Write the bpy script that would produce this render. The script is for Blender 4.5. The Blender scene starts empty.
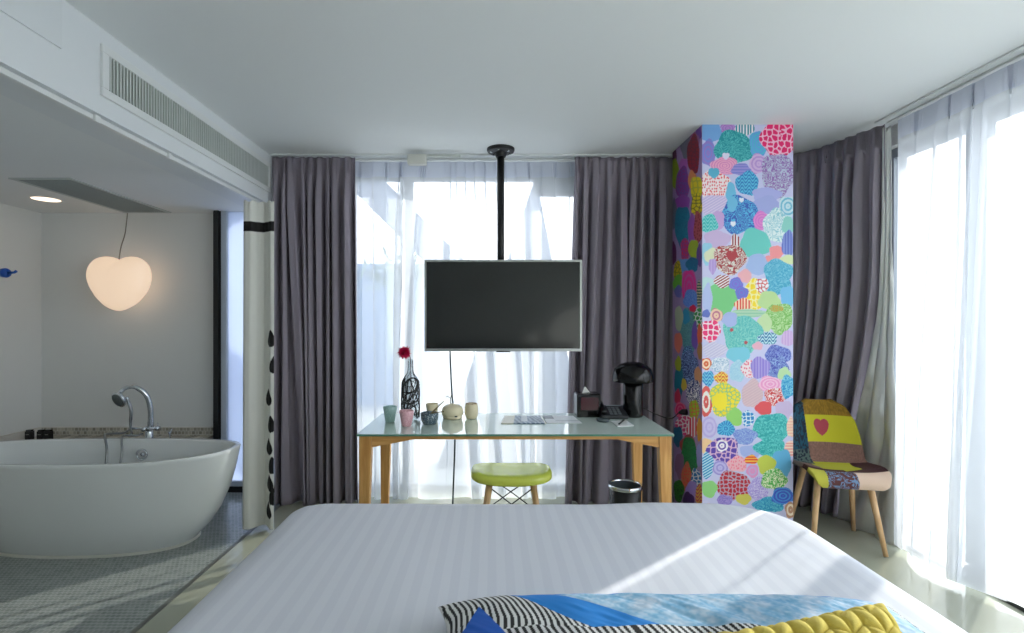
import bpy, bmesh, math, random
import numpy as np
from mathutils import Vector, Matrix, noise
random.seed(7); rng = np.random.default_rng(7)
S = bpy.context.scene; C = S.collection; PI = math.pi
# ------------------------------------------------------------------ camera, world, light, exposure
cam = bpy.data.cameras.new('camera'); co = bpy.data.objects.new('camera', cam); C.objects.link(co)
co.location = (0, 0, 1.35); co.rotation_euler = (PI/2, 0, 0)
cam.sensor_width = 36; cam.lens = 520/1024*36; cam.shift_x = 20/1024; cam.shift_y = 5.5/1024
cam.clip_start = 0.05; S.camera = co
w = bpy.data.worlds.new('sky'); S.world = w; w.use_nodes = True
nt = w.node_tree; bg = nt.nodes['Background']
tc = nt.nodes.new('ShaderNodeTexCoord'); sp = nt.nodes.new('ShaderNodeSeparateXYZ'); rp = nt.nodes.new('ShaderNodeValToRGB')
nt.links.new(tc.outputs['Generated'], sp.inputs[0]); nt.links.new(sp.outputs['Z'], rp.inputs[0]); nt.links.new(rp.outputs[0], bg.inputs[0])
rp.color_ramp.elements[0].position = 0.0; rp.color_ramp.elements[0].color = (0.97, 0.965, 1.0, 1)
rp.color_ramp.elements[1].position = 0.7; rp.color_ramp.elements[1].color = (0.80, 0.87, 1.0, 1)
bg.inputs[1].default_value = 3.0
AZ, EL = math.radians(40), math.radians(27)
sl = bpy.data.lights.new('sun', 'SUN'); so = bpy.data.objects.new('sun', sl); C.objects.link(so)
sl.energy = 4.5; sl.angle = math.radians(0.6); sl.color = (1, 0.95, 0.87)
sd = Vector((math.cos(AZ)*math.cos(EL), math.sin(AZ)*math.cos(EL), math.sin(EL)))
so.rotation_euler = sd.to_track_quat('Z', 'Y').to_euler(); so.location = (6, 4, 5)
def portal(name, loc, rot, sx, sy):
    l = bpy.data.lights.new(name, 'AREA'); l.shape = 'RECTANGLE'; l.size = sx; l.size_y = sy
    o = bpy.data.objects.new(name, l); C.objects.link(o); o.location = loc; o.rotation_euler = rot
    l.cycles.is_portal = True
portal('sky_portal_right', (2.78, .46, 1.25), (0, PI/2, 0), 2.4, 5.6)
portal('sky_portal_back', (-0.2, 4.4, 1.3), (-PI/2, 0, 0), 1.9, 2.4)
portal('sky_portal_bath', (-1.95, 4.45, 1.15), (-PI/2, 0, 0), 0.6, 2.2)
S.view_settings.view_transform = 'Standard'; S.view_settings.look = 'None'
S.view_settings.gamma = 1; S.view_settings.use_curve_mapping = False
S.view_settings.exposure = 0.80

# ------------------------------------------------------------------ materials
def lin(c):
    return tuple((v/255/12.92 if v/255 <= 0.04045 else ((v/255+0.055)/1.055)**2.4) for v in c) + (1,)
def bs(m): return m.node_tree.nodes['Principled BSDF']
def mat(name, rgb, rough=0.6, metal=0, coat=0, spec=None, emit=None, es=0, bump=0, bscale=200, var=0):
    m = bpy.data.materials.new(name); m.use_nodes = True; b = bs(m); N = m.node_tree.nodes; L = m.node_tree.links
    b.inputs['Base Color'].default_value = lin(rgb); b.inputs['Roughness'].default_value = rough; b.inputs['Metallic'].default_value = metal
    if coat: b.inputs['Coat Weight'].default_value = coat; b.inputs['Coat Roughness'].default_value = 0.05
    if spec is not None: b.inputs['Specular IOR Level'].default_value = spec
    if emit: b.inputs['Emission Color'].default_value = lin(emit); b.inputs['Emission Strength'].default_value = es
    if bump or var:
        t = N.new('ShaderNodeTexCoord'); n = N.new('ShaderNodeTexNoise'); n.inputs['Scale'].default_value = bscale; n.inputs['Detail'].default_value = 3
        L.new(t.outputs['Object'], n.inputs['Vector'])
        if bump:
            bp = N.new('ShaderNodeBump'); bp.inputs['Strength'].default_value = bump; bp.inputs['Distance'].default_value = 0.002
            L.new(n.outputs[0], bp.inputs['Height']); L.new(bp.outputs[0], b.inputs['Normal'])
        if var:
            h = N.new('ShaderNodeHueSaturation'); h.inputs['Color'].default_value = lin(rgb)
            mr = N.new('ShaderNodeMapRange'); mr.inputs[1].default_value = 0.3; mr.inputs[2].default_value = 0.7
            mr.inputs[3].default_value = 1-var; mr.inputs[4].default_value = 1+var
            L.new(n.outputs[0], mr.inputs[0]); L.new(mr.outputs[0], h.inputs['Value']); L.new(h.outputs[0], b.inputs['Base Color'])
    return m
def vcmat(name, rough=0.5, bump=0, bscale=200):
    m = mat(name, (200, 200, 200), rough, bump=bump, bscale=bscale)
    a = m.node_tree.nodes.new('ShaderNodeAttribute'); a.attribute_name = 'Col'
    m.node_tree.links.new(a.outputs['Color'], bs(m).inputs['Base Color']); return m
def glassmat(name, rgb, trans=0.9, rough=0.02, diff=None):
    m = bpy.data.materials.new(name); m.use_nodes = True; N = m.node_tree.nodes; L = m.node_tree.links; N.clear()
    o = N.new('ShaderNodeOutputMaterial'); t = N.new('ShaderNodeBsdfTransparent'); g = N.new('ShaderNodeBsdfGlossy'); mx = N.new('ShaderNodeMixShader')
    t.inputs[0].default_value = lin(rgb); g.inputs['Roughness'].default_value = rough
    if trans is None:
        f = N.new('ShaderNodeFresnel'); f.inputs[0].default_value = 1.45; L.new(f.outputs[0], mx.inputs[0])
    else: mx.inputs[0].default_value = 1-trans
    L.new(t.outputs[0], mx.inputs[1]); L.new(g.outputs[0], mx.inputs[2]); L.new(mx.outputs[0], o.inputs[0]); return m
def sheermat(name, rgb, tr, tl):
    m = bpy.data.materials.new(name); m.use_nodes = True; N = m.node_tree.nodes; L = m.node_tree.links; N.clear()
    o = N.new('ShaderNodeOutputMaterial'); t = N.new('ShaderNodeBsdfTransparent'); l = N.new('ShaderNodeBsdfTranslucent'); d = N.new('ShaderNodeBsdfDiffuse')
    a = N.new('ShaderNodeMixShader'); b = N.new('ShaderNodeMixShader')
    l.inputs[0].default_value = lin(rgb); d.inputs[0].default_value = lin(rgb)
    a.inputs[0].default_value = tl; L.new(d.outputs[0], a.inputs[1]); L.new(l.outputs[0], a.inputs[2])
    b.inputs[0].default_value = tr; L.new(a.outputs[0], b.inputs[1]); L.new(t.outputs[0], b.inputs[2]); L.new(b.outputs[0], o.inputs[0]); return m
def wood(name, c1, c2, axis='Z'):
    m = mat(name, c1, 0.45); N = m.node_tree.nodes; L = m.node_tree.links
    t = N.new('ShaderNodeTexCoord'); mp = N.new('ShaderNodeMapping'); n = N.new('ShaderNodeTexNoise'); r = N.new('ShaderNodeValToRGB')
    mp.inputs['Scale'].default_value = {'Z': (60, 60, 4), 'X': (4, 60, 60)}[axis]; n.inputs['Scale'].default_value = 1; n.inputs['Detail'].default_value = 4
    L.new(t.outputs['Object'], mp.inputs[0]); L.new(mp.outputs[0], n.inputs['Vector']); L.new(n.outputs[0], r.inputs[0]); L.new(r.outputs[0], bs(m).inputs['Base Color'])
    r.color_ramp.elements[0].color = lin(c1); r.color_ramp.elements[1].color = lin(c2); r.color_ramp.elements[0].position = 0.35; r.color_ramp.elements[1].position = 0.65
    return m
def tilemat(name, cols, size, grout, rough=0.35, plane='XY'):
    m = mat(name, cols[0], rough); N = m.node_tree.nodes; L = m.node_tree.links
    t = N.new('ShaderNodeTexCoord'); mp = N.new('ShaderNodeMapping'); b = N.new('ShaderNodeTexBrick')
    if plane == 'XZ': mp.inputs['Rotation'].default_value = (PI/2, 0, 0)
    if plane == 'YZ': mp.inputs['Rotation'].default_value = (PI/2, 0, PI/2)
    b.inputs['Scale'].default_value = 1; b.inputs['Brick Width'].default_value = size; b.inputs['Row Height'].default_value = size
    b.inputs['Mortar Size'].default_value = size*0.08; b.inputs['Mortar'].default_value = lin(grout)
    b.inputs['Color1'].default_value = lin(cols[0]); b.inputs['Color2'].default_value = lin(cols[1]); b.offset = 0.5
    L.new(t.outputs['Object'], mp.inputs[0]); L.new(mp.outputs[0], b.inputs[0]); L.new(b.outputs[0], bs(m).inputs['Base Color'])
    bp = N.new('ShaderNodeBump'); bp.inputs['Strength'].default_value = 0.4; bp.inputs['Distance'].default_value = 0.001; bp.invert = True
    L.new(b.outputs['Fac'], bp.inputs['Height']); L.new(bp.outputs[0], bs(m).inputs['Normal'])
    return m
WALL = mat('white_paint', (228, 230, 228), 0.6, bump=0.05)
CEIL = mat('ceiling_paint', (232, 235, 235), 0.7)
FLOOR = mat('epoxy_floor', (168, 170, 152), 0.12, var=0.05, bscale=2)
BFLOOR = tilemat('penny_tile', ((150, 156, 152), (130, 137, 134)), 0.024, (176, 180, 176), 0.16)
LEDGE_F = tilemat('mosaic_front', ((205, 200, 185), (140, 136, 122)), 0.028, (215, 212, 205), plane='XZ')
LEDGE_S = tilemat('mosaic_side', ((205, 200, 185), (140, 136, 122)), 0.028, (215, 212, 205), plane='YZ')
WHITE = mat('white_lacquer', (226, 229, 228), 0.35)
GREYSLAT = mat('grey_slat', (150, 158, 156), 0.4)
DARK = mat('dark_slot', (40, 46, 46), 0.6)
BLACKF = mat('black_frame', (22, 24, 26), 0.4)
GREYF = mat('grey_frame', (130, 138, 146), 0.5)
PANE = glassmat('window_pane', (248, 250, 250), .95)
FROST = sheermat('frosted_glass', (215, 224, 240), 0.04, 0.55)
SHEER = sheermat('sheer_voile', (240, 243, 247), 0.31, 0.44)
SHEERH = sheermat('sheer_header', (216, 220, 232), 0.08, 0.5)
CURT = mat('grey_linen', (146, 138, 149), 0.85, bump=0.6, bscale=700, var=0.13)
SILVER = mat('silver_lining', (214, 216, 212), 0.3, metal=0.45, bump=1.0, bscale=22)
WOOD = wood('oak', (196, 140, 72), (222, 170, 100))
WOODX = wood('oak_rail', (196, 140, 72), (222, 170, 100), 'X')
LWOOD = wood('beech', (206, 164, 116), (226, 188, 142))
CHROME = mat('chrome', (215, 220, 225), 0.08, metal=1)
STEEL = mat('brushed_steel', (200, 202, 200), 0.25, metal=1)
CERAM = mat('tub_enamel', (226, 230, 228), 0.18, coat=0.4)
BLACKG = mat('black_gloss', (9, 9, 11), 0.16, spec=.35)
BLACKM = mat('black_matt', (16, 16, 18), 0.45)
SCREEN = mat('tv_screen', (24, 27, 28), 0.09, spec=0.6)

# ------------------------------------------------------------------ mesh helpers
def obj(name, bm, m, parent=None, smooth=False, bevel=0, sub=0, solid=0):
    if isinstance(bm, bmesh.types.BMesh):
        bmesh.ops.recalc_face_normals(bm, faces=bm.faces)
        me = bpy.data.meshes.new(name); bm.to_mesh(me); bm.free()
    else: me = bm
    for mm in (m if isinstance(m, (list, tuple)) else [m]): me.materials.append(mm)
    if smooth: me.polygons.foreach_set('use_smooth', [True]*len(me.polygons))
    o = bpy.data.objects.new(name, me); C.objects.link(o)
    if parent: o.parent = parent
    if solid: md = o.modifiers.new('solid', 'SOLIDIFY'); md.thickness = solid; md.offset = 0
    if bevel: md = o.modifiers.new('bevel', 'BEVEL'); md.width = bevel; md.segments = 3; md.limit_method = 'ANGLE'; md.angle_limit = 0.7
    if sub: md = o.modifiers.new('sub', 'SUBSURF'); md.levels = sub; md.render_levels = sub
    return o
def thing(name, label, cat, loc=(0, 0, 0), rz=0, group=None):
    o = bpy.data.objects.new(name, None); C.objects.link(o); o.location = loc; o.rotation_euler = (0, 0, rz); o.empty_display_size = 0.1
    o['label'] = label; o['category'] = cat
    if group: o['group'] = group
    return o
def tag(o, label, cat, group=None):
    o['label'] = label; o['category'] = cat
    if group: o['group'] = group
    return o
def st(o): o['kind'] = 'structure'; return o
def NB(): return bmesh.new()
def box(bm, x0, x1, y0, y1, z0, z1):
    v = [bm.verts.new((x, y, z)) for x in (x0, x1) for y in (y0, y1) for z in (z0, z1)]
    for f in ((0, 1, 3, 2), (4, 6, 7, 5), (0, 4, 5, 1), (2, 3, 7, 6), (0, 2, 6, 4), (1, 5, 7, 3)): bm.faces.new([v[i] for i in f])
    return bm
def hexa(bm, bot, top):
    v = [bm.verts.new(p) for p in bot] + [bm.verts.new(p) for p in top]
    bm.faces.new(v[0:4][::-1]); bm.faces.new(v[4:8])
    for i in range(4): bm.faces.new((v[i], v[(i+1) % 4], v[4+(i+1) % 4], v[4+i]))
    return bm
def tube(bm, pts, r, seg=12, caps=True):
    pts = [Vector(p) for p in pts]; n = len(pts); rs = r if isinstance(r, (list, tuple)) else [r]*n
    rings = []; up = None
    for i, p in enumerate(pts):
        d = (pts[min(i+1, n-1)]-pts[max(i-1, 0)]).normalized()
        if up is None: up = d.orthogonal().normalized()
        up = (up-d*up.dot(d)).normalized(); q = d.cross(up)
        rings.append([bm.verts.new(p+(up*math.cos(2*PI*k/seg)+q*math.sin(2*PI*k/seg))*rs[i]) for k in range(seg)])
    for a, b in zip(rings, rings[1:]):
        for k in range(seg): bm.faces.new((a[k], a[(k+1) % seg], b[(k+1) % seg], b[k]))
    if caps: bm.faces.new(rings[0][::-1]); bm.faces.new(rings[-1])
    return bm
def spline(pts, n=8):
    P = [Vector(p) for p in pts]; out = []
    for i in range(len(P)-1):
        a, b, c, d = P[max(i-1, 0)], P[i], P[i+1], P[min(i+2, len(P)-1)]
        for k in range(n):
            t = k/n; out.append(0.5*((2*b)+(c-a)*t+(2*a-5*b+4*c-d)*t*t+(3*b-a-3*c+d)*t**3))
    return out+[P[-1]]
def lathe(bm, prof, seg=32, c=(0, 0, 0), sx=1, sy=1, close=True):
    rings = []
    for r, z in prof: rings.append([bm.verts.new((c[0]+sx*r*math.cos(2*PI*k/seg), c[1]+sy*r*math.sin(2*PI*k/seg), c[2]+z)) for k in range(seg)])
    for a, b in zip(rings, rings[1:]):
        for k in range(seg): bm.faces.new((a[k], a[(k+1) % seg], b[(k+1) % seg], b[k]))
    if close: bm.faces.new(rings[0][::-1]); bm.faces.new(rings[-1])
    return bm
def gridmesh(name, P, cols=None, flip=False, wrap=False):
    """P (nv, nu, 3) array of points, cols (nv, nu, 3) sRGB 0..255"""
    nv, nu, _ = P.shape; idx = np.arange(nv*nu).reshape(nv, nu)
    if wrap: idx = np.concatenate([idx, idx[:, :1]], axis=1)
    a, b, c, d = idx[:-1, :-1], idx[:-1, 1:], idx[1:, 1:], idx[1:, :-1]
    F = np.stack([a, b, c, d] if not flip else [a, d, c, b], -1).reshape(-1, 4)
    me = bpy.data.meshes.new(name); me.vertices.add(nv*nu); me.vertices.foreach_set('co', P.reshape(-1).astype(np.float32))
    me.loops.add(F.size); me.loops.foreach_set('vertex_index', F.reshape(-1).astype(np.int32)); me.polygons.add(len(F))
    me.polygons.foreach_set('loop_start', np.arange(0, F.size, 4, dtype=np.int32)); me.polygons.foreach_set('loop_total', np.full(len(F), 4, dtype=np.int32))
    me.update(calc_edges=True)
    if cols is not None:
        at = me.color_attributes.new('Col', 'FLOAT_COLOR', 'POINT'); c = np.clip(cols.reshape(-1, 3)/255, 0, 1)
        l = np.where(c <= 0.04045, c/12.92, ((c+0.055)/1.055)**2.4); at.data.foreach_set('color', np.concatenate([l, np.ones((len(l), 1))], 1).reshape(-1).astype(np.float32))
    return me
def hsh(ix, iy, k): return np.modf(np.abs(np.sin(ix*127.1+iy*311.7+k*74.7)*43758.5453))[0]
def vnoise(x, y):
    ix, iy = np.floor(x), np.floor(y); fx, fy = x-ix, y-iy; fx = fx*fx*(3-2*fx); fy = fy*fy*(3-2*fy)
    return (hsh(ix, iy, 0)*(1-fx)+hsh(ix+1, iy, 0)*fx)*(1-fy)+(hsh(ix, iy+1, 0)*(1-fx)+hsh(ix+1, iy+1, 0)*fx)*fy
def sstep(a, b, x): t = np.clip((x-a)/(b-a), 0, 1); return t*t*(3-2*t)

# ------------------------------------------------------------------ the setting
st(obj('floor', box(NB(), -1.55, 2.85, -2.4, 4.35, -0.1, 0), FLOOR))
st(obj('floor_bathroom', box(NB(), -3.8, -1.57, -2.4, 4.45, -0.1, 0), BFLOOR))
st(obj('trim_1', box(NB(), -1.572, -1.548, -2.4, 4.1, -0.1, 0.002), mat('threshold_strip', (96, 98, 92), 0.4)))
st(obj('ceiling', box(NB(), -1.7, 2.85, -2.4, 4.35, 2.6, 2.7), CEIL))
st(obj('ceiling_bathroom', box(NB(), -3.8, -1.9, -2.4, 4.45, 2.23, 2.33), CEIL))
st(obj('wall_bulkhead', box(NB(), -1.9, -1.66, -2.4, 4.1, 2.23, 2.7), mat('bulkhead_paint', (226, 230, 232), 0.6)))
st(obj('trim_2', box(NB(), -1.66, -1.652, -2.4, 2.0, 2.40, 2.6), mat('bulkhead_board', (222, 226, 228), 0.6), bevel=0.002))
st(obj('wall_left', box(NB(), -3.8, -3.64, -2.4, 4.45, 0, 2.23), WALL))
st(obj('wall_behind', box(NB(), -3.8, 2.85, -2.5, -2.4, 0, 2.7), WALL))
st(obj('wall_bathroom', box(NB(), -3.64, -2.215, 4.2, 4.4, 0, 2.23), WALL))
bm = NB(); box(bm, -1.66, -1.16, 4.08, 4.3, 0, 2.6); box(bm, 0.78, 2.85, 4.08, 4.3, 0, 2.6); box(bm, -1.16, 0.78, 4.08, 4.3, 2.54, 2.6)
st(obj('wall_back', bm, WALL))
bm = NB(); box(bm, 2.55, 2.75, 3.44, 4.08, 0, 2.6); box(bm, 2.55, 2.75, -2.4, 3.44, 2.47, 2.6)
st(obj('wall_right', bm, WALL))
# windows
def window(n, fr, panes, fm, gm):
    f = st(obj('window_%d' % n, fr, fm)); 
    for p in panes: obj('pane', p, gm, f)
bm = NB()
box(bm, -1.16, 0.78, 4.14, 4.20, 2.48, 2.54); box(bm, -1.16, 0.78, 4.14, 4.20, 0, 0.05)
for x in (-1.13, -0.67, 0.75): box(bm, x-0.04, x+0.04, 4.14, 4.20, 0.05, 2.48)
box(bm, 0.33, 0.71, 4.14, 4.20, 2.36, 2.48)
window(1, bm, [box(NB(), -1.09, -0.71, 4.165, 4.175, 0.05, 2.48), box(NB(), -0.63, 0.71, 4.165, 4.175, 0.05, 2.48)], GREYF, PANE)
bm = NB(); ys = [-2.35, -1.0, 0.3, 1.55, 2.81, 3.41]  # room and window extended unseen behind the camera to bring in more daylight
box(bm, 2.60, 2.68, -2.4, 3.44, 2.41, 2.47)
for y in ys: box(bm, 2.60, 2.68, y-0.045, y+0.045, 0.03, 2.41)
window(2, bm, [box(NB(), 2.635, 2.645, a+0.045, b-0.045, 0.03, 2.41) for a, b in zip(ys, ys[1:])], GREYF, PANE)
st(obj('trim_3', box(NB(), 2.47, 2.72, -2.4, 3.44, 0.0, 0.022), mat('sill_track', (48, 52, 52), 0.4, metal=0.3), bevel=0.004))
bm = NB(); box(bm, -2.215, -2.15, 4.13, 4.22, 0.0, 2.23); box(bm, -2.195, -2.16, 4.10, 4.13, 0, 2.23); box(bm, -2.14, -1.66, 4.12, 4.22, 0, 0.045)
w3 = st(obj('window_3', bm, BLACKF))
obj('pane', box(NB(), -2.105, -1.66, 4.15, 4.16, 0.085, 2.23), FROST, w3)
bm = NB(); box(bm, -2.15, -2.105, 4.125, 4.18, 0.045, 2.23); box(bm, -2.105, -1.66, 4.13, 4.18, 0.045, 0.085)
obj('window_frame', bm, mat('pale_frame', (196, 204, 216), 0.4), w3)
# mosaic ledge behind the tub
bm = NB(); box(bm, -3.64, -2.24, 3.84, 4.2, 0, 0.44)
st(obj('trim_4', bm, LEDGE_F)); st(obj('trim_5', box(NB(), -3.64, -3.40, 0.5, 3.838, 0, 0.44), LEDGE_S))
bm = NB(); box(bm, -3.64, -2.24, 4.17, 4.2, 0.44, 0.505)
st(obj('trim_6', bm, LEDGE_F)); st(obj('trim_7', box(NB(), -3.64, -3.61, 0.5, 4.17, 0.44, 0.505), LEDGE_S))
# ceiling diffuser in the bathroom soffit
t = thing('ceiling_vent', 'grey slatted air vent recessed in the bathroom soffit above the tub', 'vent', (-2.76, 3.67, 2.23))
bm = NB(); box(bm, -.19, -.165, -.5, .5, -.006, 0); box(bm, .165, .19, -.5, .5, -.006, 0); box(bm, -.165, .165, -.5, -.475, -.006, 0); box(bm, -.165, .165, .475, .5, -.006, 0)
obj('frame', bm, mat('vent_frame', (190, 198, 196), 0.5), t)
obj('backing', box(NB(), -.165, .165, -.475, .475, -.0015, 0), mat('vent_back', (110, 118, 116), 0.6), t)
bm = NB()
for k in range(20): x = -.16+k*.0168; box(bm, x, x+.007, -.475, .475, -.005, -.0015)
obj('slats', bm, GREYSLAT, t)
# linear grille on bulkhead
t = thing('air_conditioning_grille', 'long white air grille with vertical louvres on the bulkhead face', 'air grille', (-1.66, 3.04, 2.42))
bm = NB(); box(bm, 0, .014, -.84, .84, -.11, -.075); box(bm, 0, .014, -.84, .84, .075, .11); box(bm, 0, .014, -.84, -.80, -.075, .075); box(bm, 0, .014, .80, .84, -.075, .075)
obj('frame', bm, WHITE, t, bevel=0.003)
obj('backing', box(NB(), 0, .002, -.80, .80, -.075, .075), DARK, t)
bm = NB()
for k in range(78): y = -.795+k*.0206; box(bm, .002, .011, y, y+.009, -.075, .075)
obj('louvres', bm, mat('louvre', (196, 202, 198), 0.4), t)
# bathroom downlight
t = thing('downlight', 'round recessed downlight glowing in the bathroom ceiling', 'ceiling light', (-3.19, 3.72, 2.23))
obj('trim_ring', lathe(NB(), [(.085, -.004), (.095, -.004), (.097, 0), (.085, 0), (.085, -.004)], 32, close=False), WHITE, t)
obj('diffuser', lathe(NB(), [(.085, -.002), (.085, 0)], 32), mat('downlight_glow', (255, 235, 215), emit=(255, 226, 200), es=1.2), t)
# rail under the bulkhead
t = thing('shower_curtain_rail', 'white curtain rail fixed under the lower edge of the bulkhead', 'rail', (-1.70, 0, 2.23))
obj('track', box(NB(), -.012, .012, -2.3, 4.05, -.022, 0), WHITE, t, bevel=0.003)
for y in (0.9, 1.30, 1.72, 2.2, 2.7): obj('rail_clip', box(NB(), .010, .024, y, y+.03, -.03, 0), WHITE, t, bevel=0.003)
obj('glider', box(NB(), .0, .02, 1.48, 1.50, -.055, -.02), WHITE, t, bevel=0.003)

# ------------------------------------------------------------------ curtains
def curtain(path_top, path_bot, z0, z1, nf, amp, seed, nv=70, nu=520, header=0.12, hpinch=True, jitter=0.5, widen=0.0, freq_bot=None, sag=None, ease=None, tuck=0.0, pin=.02):
    """pleated cloth: paths are lists of (x, y); folds run perpendicular to the path"""
    r = np.random.default_rng(seed)
    u = np.linspace(0, 1, nu)
    def along(path):
        p = np.array(path, float); d = np.r_[0, np.cumsum(np.hypot(*np.diff(p, axis=0).T))]; d /= d[-1]
        return np.stack([np.interp(u, d, p[:, 0]), np.interp(u, d, p[:, 1])], -1)
    A, B = along(path_top), along(path_bot)
    k = np.arange(nf+1)/nf; kk = k.copy(); kk[1:-1] += r.normal(0, jitter*0.3/nf, nf-1); kk.sort()
    ph = np.interp(u, kk, np.arange(nf+1))          # phase with uneven folds
    kb = k.copy(); kb[1:-1] += r.normal(0, jitter*0.55/nf, nf-1); kb.sort(); phb = np.interp(u, kb, np.arange(nf+1))
    am = np.interp(u*nf, np.arange(nf+1), r.uniform(0.55, 1.25, nf+1)); am2 = np.interp(u*nf, np.arange(nf+1), r.uniform(0.4, 1.3, nf+1))
    P = np.zeros((nv, nu, 3))
    for j in range(nv):
        t = (j/(nv-1))**1.0; z = z1+(z0-z1)*t
        tb = t if ease is None else float(sstep(ease, 1.15, t)); base = A*(1-tb)+B*tb; tg = np.gradient(base, axis=0); tg /= np.maximum(np.linalg.norm(tg, axis=1, keepdims=True), 1e-9)
        nrm = np.stack([tg[:, 1], -tg[:, 0]], -1)
        pp = ph*(1-t)+phb*t
        wv = np.sin(2*PI*pp); wv = np.sign(wv)*np.abs(wv)**0.8
        hd = min(1, (z1-z)/max(header, 1e-6))
        if hpinch and hd < 1:
            pinch = np.exp(-((pp % 1)-.5)**2/0.012)
            a = amp*(0.25+0.3*hd)*wv*am - pin*pinch*(0.5+.5*hd)*np.cos((pp % 1-.5)*95)
        else:
            s = min(1, (z1-header-z)/0.25) if hpinch else 1
            a = amp*(0.55+0.45*s)*wv*(am*(1-t)+am2*t)*(1+widen*t)
            a = a + amp*0.22*np.sin(2*PI*pp*2.3+seed+2*t)*s
        tk = tuck*(.35+.65*min(1, (z1-z)/(header*1.5)))*(am*.6+am2*.4)*np.clip(min(1., 1.)*(1), 0, 1)*-np.sin(4*PI*pp)*np.clip(np.minimum(u, 1-u)*12, 0, 1)
        off = base+nrm*a[:, None]+tg*tk[:, None]
        P[j, :, 0] = off[:, 0]; P[j, :, 1] = off[:, 1]; P[j, :, 2] = z if sag is None else z+sag(u)*t
    return P
def cloth(name, P, m, parent=None, solid=0.004): return obj(name, gridmesh(name, P), m, parent, smooth=True, solid=solid)
zc = 2.575
# left grey curtain: gathered folds with a broad smooth right edge
o = cloth('grey_curtain', curtain([(-1.635, 3.87), (-1.02, 3.87)], [(-1.60, 3.87), (-1.0, 3.87)], 0.004, zc, 9, 0.046, 3, pin=.034, tuck=.008, widen=0.25, jitter=.9), CURT)
tag(o, 'charcoal grey pleated curtain between the bathroom window and the sheer, left of the television', 'curtain', None)
o = cloth('grey_curtain', curtain([(0.62, 3.87), (1.50, 3.87)], [(0.54, 3.86), (1.50, 3.88)], 0.004, zc, 11, 0.046, 5, pin=.034, tuck=.008, widen=0.25, jitter=.9), CURT)
tag(o, 'charcoal grey pleated curtain between the television and the painted pillar', 'curtain')
t = thing('grey_curtain', 'charcoal grey curtain in the corner behind the patchwork chair, its silver lining showing', 'curtain', (0, 0, 0))
top = [(1.62, 3.93), (2.12, 3.90), (2.30, 3.68), (2.43, 3.22)]; bot = [(1.62, 3.93), (2.06, 3.92), (2.28, 3.84), (2.42, 3.60)]
cloth('curtain_fabric', curtain(top, bot, 0.004, zc, 14, 0.042, 8, pin=.034, tuck=.006, widen=0.2, ease=.3), CURT, t)
r8 = np.random.default_rng(11); nv, nu = 90, 120; P = np.zeros((nv, nu, 3)); uu = np.linspace(0, 1, nu)
for j in range(nv):
    v = j/(nv-1); z = zc-0.02+(0.01-zc)*v; s = min(1, v*1.05)
    x0 = 2.43+(2.44-2.43)*v; y0 = 3.235+(3.60-3.22)*sstep(0.3, 1.15, v); x1 = 2.455+0.01*v; y1 = 3.20-0.09*v
    fold = 0.035*s*np.sin(uu*PI*2.6+1.6*v)+0.035*s*(vnoise(uu*3+v*2+20, np.full(nu, v*7))-.5)+.014*s*(vnoise(uu*9+20, np.full(nu, v*22+30))-.5)
    P[j, :, 0] = x0+(x1-x0)*uu-np.abs(fold)*1.2-0.015*s; P[j, :, 1] = y0+(y1-y0)*uu; P[j, :, 2] = z+0.004*np.sin(uu*9)
cloth('silver_lining', P, SILVER, t)
# back sheers
def sheer(name, P, label, hz):
    """P split into the dense header tape and the falling voile"""
    t = thing(name, label, 'curtain')
    zz = P[:, 0, 2]; k = int(np.argmin(np.abs(zz-hz)))
    obj('voile', gridmesh('voile', P[k:]), SHEER, t, smooth=True)
    obj('header_tape', gridmesh('header_tape', P[:k+1]), SHEERH, t, smooth=True)
    return t
sheer('sheer_curtain', curtain([(-1.10, 3.985), (0.72, 3.985)], [(-1.10, 3.975), (0.72, 3.975)], 0.004, 2.578, 11, 0.030, 21, tuck=.024, pin=.012, nv=110, nu=700, header=0.12, jitter=0.9),
      'white sheer curtain across the window behind the television', 2.47)
sheer('sheer_curtain', curtain([(2.475, 3.17), (2.475, 1.92)], [(2.40, 3.10), (2.32, 2.75), (2.44, 2.45), (2.46, 1.95)], 0.03, 2.578, 6, 0.014, 24, tuck=.030, pin=.010, nv=110, nu=900, header=0.12, jitter=0.9),
      'white sheer curtain over the right-hand window beside the bed', 2.47)  # stops just out of view, leaving unseen glass bare for more sky light
# ceiling rails
t = thing('curtain_rail', 'white double curtain track on the ceiling above the television window', 'curtain rail', (0, 0, 2.6))
for y in (3.872, 3.99): obj('track', box(NB(), -1.64, 2.0, y-.012, y+.012, -.013, 0), WHITE, t, bevel=.003)
t = thing('curtain_rail', 'white double curtain track on the ceiling along the right-hand window', 'curtain rail', (0, 0, 2.6))
for x in (2.40, 2.475): obj('track', box(NB(), x-.010, x+.010, -2.3, 3.25, -.013, 0), WHITE, t, bevel=.003)
t = thing('curtain_motor', 'small white curtain motor box hanging from the rail left of the pole', 'curtain motor', (-.55, 3.82, 2.578))
obj('housing', box(NB(), -.07, .07, -.03, .03, -.075, 0), mat('motor_plastic', (214, 214, 206), .4), t, bevel=.012)
obj('arm', box(NB(), .07, .32, -.012, .012, -.018, 0), mat('motor_plastic2', (200, 204, 200), .4), t, bevel=.004)

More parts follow.
